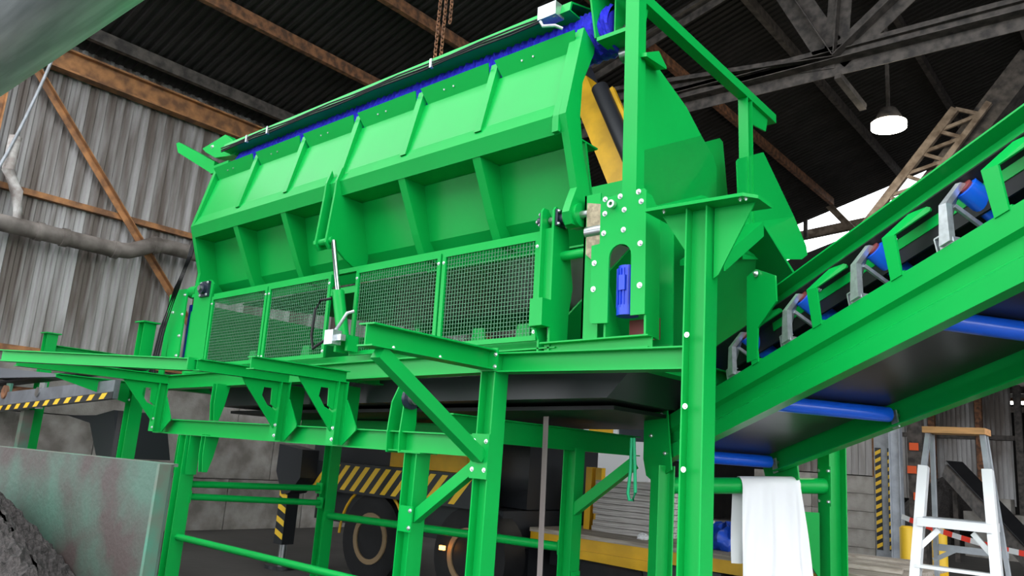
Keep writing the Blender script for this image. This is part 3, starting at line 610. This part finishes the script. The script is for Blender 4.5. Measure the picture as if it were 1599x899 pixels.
# bearing stands and lugs on the long beam
for x in (-4.66, -4.52):
    F.part('bearing_stand', MB().prism([(x, YF-.07, 1.57), (x, YF+.05, 1.57), (x, YF+.08, 1.80), (x, YF+.06, 2.05), (x, YF-.0, 2.08), (x, YF-.06, 1.95), (x, YF-.08, 1.72)], (.012, 0, 0)), GREEN)
c0 = V((-4.56, YF-.02, 1.98))
fb2 = F.part('flange_bearing', MB().tube(c0+X*.06, c0+X*.09, .085, 20), NAVY, smooth=True); F.part('boss', MB().tube(c0+X*.09, c0+X*.13, .05, 18), STEEL, parent=fb2, smooth=True); F.part('cap', MB().tube(c0+X*.13, c0+X*.14, .03, 14), GREEN, parent=fb2, smooth=True)
for x, z in ((-7.35, 1.9), (-7.28, 1.9), (-7.42, 1.40), (-7.35, 1.40)):
    F.part('hanger_lug', MB().prism([(x, YF-.05, z+.2), (x, YF+.10, z+.2), (x, YF+.06, z-.02), (x, YF+.02, z-.16), (x, YF-.03, z-.16), (x, YF-.05, z)], (.012, 0, 0)), GREEN)
for x in (-7.86, -7.62): F.part('post_gusset', MB().prism([(x, YF-.06, 1.58), (x+.01, YF-.06, 1.58), (x+.01 if x > -7.7 else x, YF-.06, 1.2)], (0, .12, 0)), GREEN)
E2 = [(-6.9, 1.35), (-5.7, 1.35)]
for x, w in ((-6.6, .25), (-5.75, .3)):
    F.part('stiffener', MB().box((x, YF+.2, 1.72), (x+.012, YF+.5, 2.12)), GREEN)
# posts left of the machine
for lab, x, arm, cross in (('green steel post with cap plate and tapered cantilever arm', -9.08, True, False), ('green steel post with cap plate close to the corrugated wall', -11.93, False, True)):
    t = Thing('steel_post', lab, 'post', (x, YF, 0), group='capped posts')
    post(x, YF, 2.805, 0, .14, .14, th=t)
    t.part('cap_plate', MB().box((x-.11, YF-.1, 2.805), (x+.11, YF+.1, 2.82)), GREEN)
    if arm:
        t.part('tapered_arm', MB().prism([(x-.004, YF-.08, 2.11), (x-.004, 3.28, 2.115), (x-.004, 3.28, 2.08), (x-.004, YF-.08, 1.88)], (.008, 0, 0)).box((x-.05, 3.28, 2.11), (x+.05, YF-.08, 2.12)), GREEN)
        for z in (1.92, 2.05): t.bolt((x+.04, YF-.08, z), -Y, .014)
    if cross: t.part('cross_beam', MB().ibeam((x, YF+.08, 2.60), (x, 6.6, 2.60), Z, .12, .12), GREEN)
# ================================================================== BELT CONVEYOR on the right (own frame: s up the slope, r across, n normal)
QO = V((-1.7975, 5.4796, 2.0404)); dC = ray(400, 1040); cu = -dC; cr = V((dC.y, -dC.x, 0)).normalized(); cn = cu.cross(cr)*-1
if cn.z < 0: cn = -cn
def CW(s, r, n): return QO + cu*s + cr*r + cn*n
def CL(x, y, ax, val):
    d = ray(x, y); o = CC-QO; o = V((o.dot(cu), o.dot(cr), o.dot(cn))); d = V((d.dot(cu), d.dot(cr), d.dot(cn)))
    return o + d*((val-o[ax])/d[ax])
K = Thing('belt_conveyor', 'green inclined belt conveyor with blue rollers and black belt', 'conveyor', CW(-1.4, -.5, -1.7*0)-Z*1.7)
def cpoly(s0, s1, pts): return MB().prism([CW(s0, r, n) for r, n in pts], cu*(s1-s0))
S0, S1 = -1.45, 3.6
K.part('stringer', cpoly(S0, S1, [(-.55, .30), (-.55, .185), (-.515, .165), (-.515, .085), (-.55, .06), (-.55, -.045), (-.47, -.045), (-.47, -.035), (-.54, -.035), (-.54, .055), (-.50, .08), (-.50, .17), (-.54, .19), (-.54, .29), (-.46, .29), (-.46, .30)]), GREEN)
K.part('stringer', cpoly(S0, S1, [(.55, .30), (.55, -.05), (.47, -.05), (.47, -.04), (.54, -.04), (.54, .29), (.47, .29), (.47, .30)]), GREEN)
K.part('return_belt', cpoly(S0-.1, S1, [(-.44, .085), (.44, .085), (.44, .097), (-.44, .097)]), BELT)
K.part('carrying_belt', cpoly(S0-.1, S1, [(-.47, .64), (-.20, .44), (.20, .44), (.47, .64), (.46, .655), (.195, .455), (-.195, .455), (-.46, .655)]), RUBBER)
for k in range(-1, 3):
    s = k*1.45+.0
    rr_ = K.part('return_roller', MB().tube(CW(s, -.455, .03), CW(s, .455, .03), .052, 20), BLUE, smooth=True)
    K.part('spindle', MB().tube(CW(s, -.54, .03), CW(s, .54, .03), .014, 8), STEEL, parent=rr_, smooth=True)
    K.part('roller_hanger', MB().obox(CW(s, .50, .0), cu*.03, cr*.006, cn*.06), ZINC, parent=rr_)
    K.bolt(CW(s+.12, .55, -.0), cr, .014)
tail = K.part('tail_pulley', MB().tube(CW(S0-.05, -.43, .27), CW(S0-.05, .43, .27), .19, 24), RUBBER, smooth=True)
for side in (-1, 1):
    K.part('tail_plate', MB().prism([CW(S0-.28, side*.57, .05), CW(S0-.25, side*.57, -.10), CW(S0-.12, side*.57, -.18), CW(S0+.2, side*.57, -.15), CW(S0+.22, side*.57, .40), CW(S0-.2, side*.57, .42)], cr*side*.012), GREEN)
    for ds, dn in ((.12, .32), (.12, .0), (-.1, .2)): K.bolt(CW(S0+ds, side*.582, dn), cr*side, .016)
ks = [-1.62+.665*i for i in range(8)]
for i, s in enumerate(ks):
    s = s+.66
    for side in (-1, 1):
        br = K.part('idler_bracket', MB().prism([CW(s-.03, side*.53, .31), CW(s+.04, side*.53, .31), CW(s+.075, side*.53, .50), CW(s+.125, side*.46, .60), CW(s+.095, side*.46, .61), CW(s+.03, side*.53, .51)], cr*side*.035), ZINC)
        K.part('idler_base', MB().obox(CW(s+.0, side*.515, .315), cu*.045, cr*.03, cn*.018), ZINC, parent=br)
        K.part('idler_foot', MB().obox(CW(s-.06, side*.52, .335), cu*.004, cr*.03, cn*.035).obox(CW(s-.03, side*.52, .37), cu*.03, cr*.03, cn*.004), ZINC, parent=br)
        K.part('idler_stay', MB().bar(CW(s+.06, side*.50, .50), CW(s+.05, side*.22, .33), .02, .02), ZINC, parent=br)
        wr_ = K.part('wing_roller', MB().tube(CW(s+.11, side*.455, .585), CW(s+.11, side*.20, .40), .062, 18), BLUE, smooth=True)
        K.part('roller_cap', MB().tube(CW(s+.11, side*.465, .592), CW(s+.11, side*.455, .585), .04, 14), MAROON, parent=wr_, smooth=True)
    K.part('idler_crossbar', MB().bar(CW(s, -.5, .315), CW(s, .5, .315), .05, .03), ZINC)
    K.part('centre_roller', MB().tube(CW(s+.06, -.19, .37), CW(s+.06, .19, .37), .052, 18), BLUE, smooth=True)
# skirt plates with bent hangers
for side in (-1, 1):
    K.part('skirt_plate', cpoly(.05, S1, [(side*.40, .53), (side*.40, .74), (side*.48, .76), (side*.48, .77), (side*.385, .75), (side*.385, .53)]), GREEN)
    K.part('skirt_rubber', cpoly(-.5, S1, [(side*.395, .45), (side*.395, .62), (side*.38, .62), (side*.38, .45)]), RUBBER)
for i in range(-1, 5):
    s = .69+.672*i
    for side in (-1, 1):
        hg = K.part('skirt_hanger', MB().prism([CW(s-.045, side*.545, .29), CW(s+.035, side*.545, .29), CW(s+.05, side*.545, .52), CW(s-.04, side*.545, .545)], cr*side*.012).prism([CW(s-.04, side*.545, .545), CW(s+.05, side*.545, .52), CW(s+.20, side*.43, .60), CW(s+.215, side*.425, .64), CW(s+.19, side*.42, .68), CW(s+.14, side*.42, .68)], cr*side*.012), GREEN)
        K.part('hanger_foot', MB().obox(CW(s, side*.52, .305), cu*.05, cr*.03, cn*.006), GREEN, parent=hg)
        if i >= 0: K.bolt(CW(s+.28, side*.405, .66), cr*side, .022); K.bolt(CW(s-.1, side*.405, .60), cr*side, .016)
# trestle legs with the big tube
lg = K.part('trestle_leg', MB().ibeam((-3.19, 5.70, .012), (-3.19, 5.70, 1.62), cr, .14, .14), GREEN)
rg = K.part('trestle_leg', MB().ibeam((-2.30, 6.98, .012), (-2.30, 6.98, 2.0), cr, .17, .15), GREEN)
a_, b_ = V((-3.15, 5.76, 1.47)), V((-2.34, 6.92, 1.55))
K.part('trestle_tube', MB().tube(a_, b_, .065, 22), GREEN, smooth=True)
d_ = (b_-a_).normalized()
tpq = K.part('tube_plate', MB().obox(b_+d_*.0, d_*.008, d_.cross(Z)*.085, Z*.16), GREEN)
for i in (-1, 1):
    for j in (-1, 1): K.bolt(b_+d_.cross(Z)*i*.06+Z*j*.125-d_*.008, -d_, .018, parent=tpq)
K.part('leg_gusset', MB().prism([b_+V((-.04, -.04, -.22)), b_+V((-.3, -.30, -.22)), b_+V((-.04, -.04, -.75))], (.01, -.01, 0)), GREEN)
hv = [CL(*q, 1, -.56) for q in ((1166, 432), (1180, 420), (1210, 430), (1212, 470), (1183, 512), (1181, 560), (1166, 566))]
K.part('hood_leg', MB().prism([CW(*v) for v in hv], cr*.012), GREEN)
K.bolt(CW(*CL(1181, 427, 1, -.565)), -cr, .022)
# ================================================================== CRANE TRUCK behind the frame
T = Thing('crane_truck', 'yellow crane truck with black and yellow striped outrigger beam behind the frame', 'truck', (-7, 7.4, 0))
YC = 6.45
cpn = T.part('striped_beam', MB().box((-8.75, YC, 1.02), (-5.85, YC+.25, 1.38)), BLACK)
for k in range(15):
    x = -8.72+k*.19; sk = .26
    x1 = min(x+.09+sk, -5.87)
    if x+sk > -5.9: continue
    T.part('stripe', MB().prism([(x, YC-.002, 1.05), (x+.09, YC-.002, 1.05), (x1, YC-.002, 1.35), (x+sk, YC-.002, 1.35)], (0, .004, 0)), CHEVY, parent=cpn)
q = W(462, 740, 1, YC-.15); ox = q.x
T.part('outrigger_head', MB().prism([(ox-.30, YC-.25, 1.55), (ox+.22, YC-.25, 1.5), (ox+.24, YC-.25, 1.15), (ox+.05, YC-.25, .95), (ox-.12, YC-.25, .92), (ox-.30, YC-.25, 1.2)], (0, .26, 0)), BLACK)
lg_ = T.part('outrigger_leg', MB().box((ox-.20, YC-.22, .30), (ox-.02, YC-.04, 1.0)), BLACK)
for k in range(4):
    z = .36+k*.16; T.part('stripe', MB().prism([(ox-.195, YC-.224, z+.06), (ox-.025, YC-.224, z), (ox-.025, YC-.224, z+.07), (ox-.195, YC-.224, z+.13)], (0, .005, 0)), CHEVY, parent=lg_)
T.part('outrigger_ram', MB().tube((ox-.11, YC-.13, .04), (ox-.11, YC-.13, .32), .05, 16), STEEL, smooth=True)
T.part('outrigger_foot', MB().tube((ox-.11, YC-.13, 0), (ox-.11, YC-.13, .045), .2, 20), BLACK, smooth=True)
T.part('chassis', MB().box((-9.0, YC+.3, .62), (-5.7, 8.7, 1.02)), BLACK)
T.part('body', MB().box((-7.6, YC+.3, 1.38), (-6.3, 7.2, 1.60)), YELLOW)
T.part('dark_filler_box', MB().box((-7.6, 7.21, 1.03), (-5.75, 8.6, 1.75)), BLACK)  # black box added to darken the view through the frame
T.part('low_dark_filler', MB().box((-6.9, 7.3, .12), (-5.75, 8.7, .615)), BLACK)  # second black box, added to keep the gap below the chassis dark
T.part('engine_cover', MB().box((-9.3, YC+.4, 1.02), (-7.62, 8.6, 1.9)), BLACK)
for px in (590, 745):
    c_ = W(px, 850, 1, YC+.25); cx, r = c_.x, .52
    w_ = T.part('wheel', MB().tube((cx, YC+.12, r), (cx, YC+.46, r), r, 32), RUBBER, smooth=True)
    T.part('rim', MB().hollow((cx, YC+.10, r), (cx, YC+.14, r), .30, .24, 28), mat('dull_rim%d' % px, (.25, .17, .09), .5), parent=w_, smooth=True)
    if px < 700:
        pts = [(cx+.60*math.cos(t), YC+.12, r+.62*math.sin(t)) for t in [math.pi*(i/16) for i in range(17)]]
        T.part('wheel_arch', MB().path(pts, .018, 8), YELLOW, smooth=True)
q = W(690, 855, 1, YC+.02); T.part('marker_lamp', MB().box(q-V((.035, .01, .022)), q+V((.035, .02, .022))), LAMPO)
bm = T.part('boom', MB().bar((-5.15, 9.3, 3.82), (-6.90, 9.3, 7.55), .30, .34), YELLOW)
T.part('boom_extension', MB().bar((-6.85, 9.3, 7.4), (-7.4, 9.3, 8.62), .34, .40), mat('dark_boom', (.03, .035, .05), .4), parent=bm)
T.part('boom_ram', MB().tube((-4.95, 9.0, 4.3), (-6.30, 9.0, 7.1), .13, 18), BLACK, parent=bm, smooth=True)
T.part('boom_rail', MB().bar((-4.75, 9.05, 4.1), (-6.15, 9.05, 7.05), .07, .14), YELLOW, parent=bm)
T.part('energy_chain', MB().bar((-4.95, 8.98, 4.2), (-6.28, 8.98, 6.98), .09, .10), RUBBER, parent=bm)
T.part('crane_column', MB().box((-5.05, 9.2, .0), (-4.85, 9.4, 4.3)), BLACK)
# ================================================================== FLATBED TRAILER, planks and things on it
FT = Thing('flatbed_trailer', 'yellow flatbed trailer with worn wooden deck', 'trailer', (-3.8, 8, 0))
zd = .85
FT.part('frame_rail', MB().box((-5.6, 7.12, zd-.15), (-1.85, 7.2, zd-.03)), YELLOW)
FT.part('frame_rail', MB().box((-1.95, 7.2, zd-.15), (-1.85, 8.92, zd-.03)), YELLOW)
for k in range(6): FT.part('deck_board', MB().box((-5.6, 7.1+k*.305, zd-.03+random.uniform(-.004, .003)), (-1.85, 7.1+k*.305+.295, zd+.012)), WOOD)
FT.part('chassis', MB().box((-5.6, 7.5, .45), (-2.0, 8.7, zd-.04)), BLACK)
FT.part('side_box', MB().box((-4.9, 7.22, .25), (-3.4, 7.48, .68)), mat('dark_grey_box', (.05, .055, .06), .5))
FT.part('skirt', MB().prism([(-5.2, 7.10, zd-.15), (-3.9, 7.10, zd-.15), (-4.05, 7.10, zd-.25), (-5.1, 7.10, zd-.23)], (0, .05, 0)), YELLOW)
for x in (-4.6, -2.9): 
    w_ = FT.part('wheel', MB().tube((x, 7.2, .42), (x, 7.5, .42), .4, 28), RUBBER, smooth=True)
q = W(957, 868, 1, 7.2); FT.part('marker_lamp', MB().box(q-V((.035, .03, .022)), q+V((.035, .0, .022))), LAMPO)
for x in (-5.5, -5.32, -5.2): FT.part('stake', MB().box((x, 7.7+.15*(x+5.5), zd), (x+.08, 7.78+.15*(x+5.5), 1.55)), YELLOW)
for k in range(9):
    z = zd+.014+k*.062; jx = random.uniform(-.03, .03)
    single('plank', MB().box((-5.14+jx, 7.65, z), (-4.28+jx*.5, 8.85+jx, z+.056)), PALE, 'pale grey timber plank in the stack on the trailer deck', 'plank', group='planks on the trailer')
o_ = W(1300, 876, 2, zd+.02)
for k, (dx, dy, rz, l) in enumerate(((0, 0, .2, 1.1), (.05, .45, .12, 1.1), (-.05, .9, .25, 1.1))):
    mb = MB().obox(V((-2.48+dx, 7.55+dy, zd+.035)), V((math.cos(rz), math.sin(rz), 0))*l/2, V((-math.sin(rz), math.cos(rz), 0))*.11, Z*.02)
    single('loose_board', mb, WOOD, 'loose weathered board lying flat on the trailer deck', 'board', group='loose deck boards')
def lump(c, sx, sy, sz, seed):
    rnd = random.Random(seed); ph = [rnd.uniform(0, 6) for _ in range(6)]
    def fn(u, v):
        t, f = 2*math.pi*u, math.pi*(v-.5); k = 1+.12*math.sin(5*t+ph[0]+3*f)+.10*math.sin(9*t+ph[1]-4*f)
        return V(c)+V((sx*math.cos(f)*math.cos(t)*k, sy*math.cos(f)*math.sin(t)*k, sz*(max(math.sin(f)*k, -.5)+.5)))
    return MB().grid(fn, 26, 14)
q = W(1133, 858, 1, 7.6)
single('blue_sack', lump((q.x, 7.6, zd+.013), .2, .22, .16, 3), BLUETARP, 'crumpled blue tarpaulin bundle on the trailer', 'tarpaulin', smooth=True)
q = W(1012, 832, 1, 7.55); single('plastic_bag', lump((q.x, 7.45, zd+.013), .06, .05, .04, 5), WHITEP, 'small white bag beside the plank stack', 'bag', smooth=True)
# white sheet hung over the trestle tube
wtop = [W(x, 738, 1, 6.1) for x in (1150, 1232)]
tdir = d_
t0 = a_.lerp(b_, .42); t1 = a_.lerp(b_, .80)
def sheet(u, v):
    side = Z.cross(tdir).normalized()
    if side.y > 0: side = -side
    base = t0.lerp(t1, u)
    if v < .12:
        an = math.pi*(.5+v/.12*.5); off = -side*math.cos(an)*-.075*-1+Z*.075*math.sin(an); p = base+off
        p = base+side*(.075*math.sin((v/.12)*math.pi/2))+Z*.075*math.cos((v/.12)*math.pi/2)
    else:
        k = (v-.12)/.88
        fold = .035*math.sin(u*17+2*k)+.02*math.sin(u*31+5*k)+.015*math.sin(u*9-7*k)
        p = base+side*(.078+fold*(.25+k)+.10*k)-Z*1.15*k+tdir*((u-.4)*.22*k)
    return p
def sheetb(u, v):
    side = Z.cross(tdir).normalized()
    if side.y > 0: side = -side
    base = t0.lerp(t1, u); k = v
    return base-side*(.078*math.sin(min(k*8, 1)*math.pi/2)+.03*math.sin(u*14+3*k)*k)+Z*(.075*math.cos(min(k*8, 1)*math.pi/2))-Z*.7*max(0, k-.125)
ws = Thing('white_sheet', 'large white plastic sheet hung over the green trestle tube', 'sheet', t0-Z*1.2)
ws.part('front_fall', MB().grid(sheet, 40, 30), WHITEP, smooth=True); ws.part('back_fall', MB().grid(sheetb, 24, 12), WHITEP, smooth=True)
# ================================================================== STEP LADDER
lx, ly, lz = -1.2, 6.2, 2.0
LD = Thing('step_ladder', 'pale aluminium step ladder with a tan wooden top', 'ladder', (lx, ly, 0))
LD.part('top_cap', MB().box((lx-.19, ly-.12, lz-.03), (lx+.19, ly+.10, lz+.012)), TANWOOD)
for sx in (-1, 1):
    tx = lx+sx*.165; bx = lx+sx*.30
    kx = lx+sx*.195
    LD.part('upper_rail', MB().bar((tx, ly-.05, lz-.03), (kx, ly-.11, 1.70), .03, .05, Y), GREYP)
    LD.part('front_rail', MB().bar((kx-.004*sx, ly-.10, 1.74), (bx, ly-.42, .0), .06, .07, Y), WHITE)
    LD.part('rear_rail', MB().bar((tx, ly+.05, lz-.03), (bx-.02*sx, ly+.55, .0), .025, .05, Y), GREYP)
    LD.part('knee_stay', MB().bar((lx+sx*.10, ly-.17, 1.33), (lx+sx*.235, ly-.21, 1.18), .012, .035), WHITE)
pf = LD.part('platform', MB().box((lx-.215, ly-.24, 1.345), (lx+.215, ly+.08, 1.40)), WHITE)
LD.part('grip_ribs', MB().box((lx-.18, ly-.23, 1.40), (lx+.18, ly-.04, 1.408)), GREYP, parent=pf)
for z, k in ((1.10, 0), (.82, 1), (.54, 2), (.26, 3)):
    f = (1.74-z)/1.74; w = .195+.105*f; LD.part('step', MB().box((lx-w, ly-.12-.32*f-.03, z-.02), (lx+w, ly-.12-.32*f+.05, z+.0)), WHITE)
LD.part('rear_brace', MB().box((lx-.23, ly+.24, 1.17), (lx+.23, ly+.26, 1.215)), GREYP)
LD.part('rear_brace', MB().bar((lx-.23, ly+.25, 1.10), (lx-.08, ly+.25, 1.19), .015, .03), GREYP)
# ================================================================== STEEL BULKHEAD AND SOIL (left foreground)
a, b = W(-60, 691, 2, 1.40), W(268, 725, 2, 1.40); dd = (b-a).normalized(); nn = dd.cross(Z)
a = a-dd*2.0
BK = Thing('steel_bulkhead', 'worn steel bulkhead plate with flaking green paint holding back soil', 'bulkhead', V(((a+b).x/2, (a+b).y/2, 0)))
RUSTPLATE = mat('flaking_plate', (.055, .040, .037), .6, .0, col2=(.055, .115, .085), vscale=2.6, detail=12, stretch=(1, 1, .7), bump=.2)
BK.part('plate', MB().prism([V((a.x, a.y, .0)), V((b.x, b.y, .0)), V((b.x, b.y, 1.40)), V((a.x, a.y, 1.40))], -nn*.02), RUSTPLATE)
BK.part('end_flange', MB().obox(V((b.x, b.y, .70))+nn*.035-dd*.012, dd*.012, nn*.05, Z*.70), DGREEN)
BK.part('end_angle', MB().obox(V((b.x, b.y, .70))+nn*.004-dd*.06, dd*.05, nn*.004, Z*.695), ZINC)
BK.part('top_rim', MB().prism([V((a.x, a.y, 1.385))-nn*.02, V((b.x, b.y, 1.385))-nn*.02, V((b.x, b.y, 1.405))-nn*.02, V((a.x, a.y, 1.405))-nn*.02], -nn*.03), DGREEN)
pc = W(-40, 860, 2, .78); 
rnd = random.Random(5)
def soil(u, v):
    t = 2*math.pi*u; r = v; k = 1+.08*math.sin(3*t)+.05*math.sin(7*t+1)
    x = 2.1*r*k*math.cos(t); y = 1.0*r*k*math.sin(t)
    z = 1.25*(1-r**1.3)+rnd.uniform(-.03, .035)*(1-r*.6)
    p = V((pc.x-.55, pc.y-.02, 0))+dd*x+nn*y+Z*max(z, .0); k_ = (p-b).dot(nn)
    return p+nn*(.012-k_) if k_ < .012 else p
single('soil_pile', MB().grid(soil, 110, 60), SOIL, 'black crumbly soil heaped against the steel bulkhead', 'soil', kind='stuff', base=V((pc.x-.55, pc.y, 0)))
# ================================================================== GREY CONVEYOR at the far left
GC = Thing('grey_conveyor', 'old grey conveyor with black and yellow edge stripes by the corrugated wall', 'conveyor', (-10.6, 3.8, 0))
yy = 3.72
a, b = W(-40, 646, 1, yy), W(175, 622, 1, yy)
st_ = GC.part('stringer', MB().prism([a, b, b+Z*.2, a+Z*.26], (0, .06, 0)), mat('grey_blue_steel', (.16, .17, .19), .45, var=.3))
BL2 = GC.part('stripe_band', MB().prism([a+V((0, -.004, 0)), b+V((0, -.004, 0)), b+V((0, -.004, .075)), a+V((0, -.004, .075))], (0, .006, 0)), BLACK, parent=st_)
ab = (b-a)
for k in range(13):
    f = .06+k*.072; p = a+ab*f+V((0, -.006, .006)); GC.part('stripe', MB().prism([p, p+ab*.03, p+ab*.047+Z*.062, p+ab*.017+Z*.062], (0, .003, 0)), CHEVY, parent=st_)
GC.part('belt', MB().prism([a+V((0, .08, .42)), b+V((0, .08, .34)), b+V((0, .33, .34)), a+V((0, .33, .42))], (0, 0, .03)), RUBBER)
GC.part('hood', MB().prism([W(-20, 572, 1, yy), W(95, 584, 1, yy), W(95, 588, 1, yy), W(-20, 590, 1, yy)], (0, .33, 0)), mat('grey_hood', (.15, .16, .18), .5))
for px in (8, 60):
    q = W(px, 612, 1, yy); GC.part('idler', MB().tube((q.x, yy-.02, q.z), (q.x, yy+.32, q.z), .09 if px == 8 else .06, 18), STEEL if px != 8 else RUST, smooth=True)
    GC.part('idler_bracket', MB().box((q.x-.07, yy+.02, q.z-.2), (q.x+.09, yy+.05, q.z+.12)), DGREEN if px == 8 else ZINC)
GC.part('leg', MB().box((-11.5, yy+.1, 0), (-11.38, yy+.22, 1.75)), DGREEN); GC.part('leg', MB().box((-9.6, yy+.5, 0), (-9.48, yy+.62, 1.8)), BLACK)
GC.part('drive_guard', MB().prism([W(*q, 1, 4.6) for q in ((105, 648), (150, 648), (178, 640), (182, 715), (150, 712), (140, 660))], (0, .7, 0)), BLACK)
# ================================================================== SLINGS AND STRAPS
q0, q1 = W(853, 650, 1, 5.2), W(845, 905, 1, 5.2)
single('grey_strap', MB().bar(q0, V((q1.x, 5.2, .0)), .05, .006, Y), WEB, 'grey lashing strap hanging straight below the machine', 'strap')
q = W(988, 735, 1, 5.4); pts = []
for i in range(21):
    t = i/20; pts.append(V((q.x+.035*math.sin(t*math.pi*2)*.6, 5.4, q.z-.26*math.sin(t*math.pi)+.06)))
mb = MB()
for p_, q_ in zip(pts, pts[1:]): mb.bar(p_, q_, .035, .008, Y)
single('green_sling', MB().path([V((q.x-.02, 5.4, q.z+.25)), V((q.x-.02, 5.4, q.z)), V((q.x-.035, 5.4, q.z-.17)), V((q.x-.02, 5.4, q.z-.22)), V((q.x+.01, 5.4, q.z-.22)), V((q.x+.03, 5.4, q.z-.16)), V((q.x+.02, 5.4, q.z)), V((q.x+.0, 5.4, q.z+.25))], .013, 6), GSLING, 'green webbing sling looped below the conveyor tail', 'sling', smooth=True)
# daylight-side cabin with windows seen under the machine
CB = Thing('white_cabin', 'white framed cabin with windows beyond the trailer', 'cabin', (-9.3, 13.2, 0))
CB.part('wall', MB().box((-10.6, 13.2, 0), (-7.7, 14.6, 2.05)), WHITE); CB.part('roof', MB().box((-10.7, 13.1, 2.95), (-7.6, 14.7, 3.05)), WHITE)
for k in range(5):
    x = -10.6+k*.7; CB.part('mullion', MB().box((x, 13.2, 2.05), (x+.1, 13.3, 2.95)), WHITE)
    if k < 4: CB.part('pane', MB().box((x+.1, 13.25, 2.05), (x+.7, 13.26, 2.95)), GLASSD if k != 2 else YELLOW)
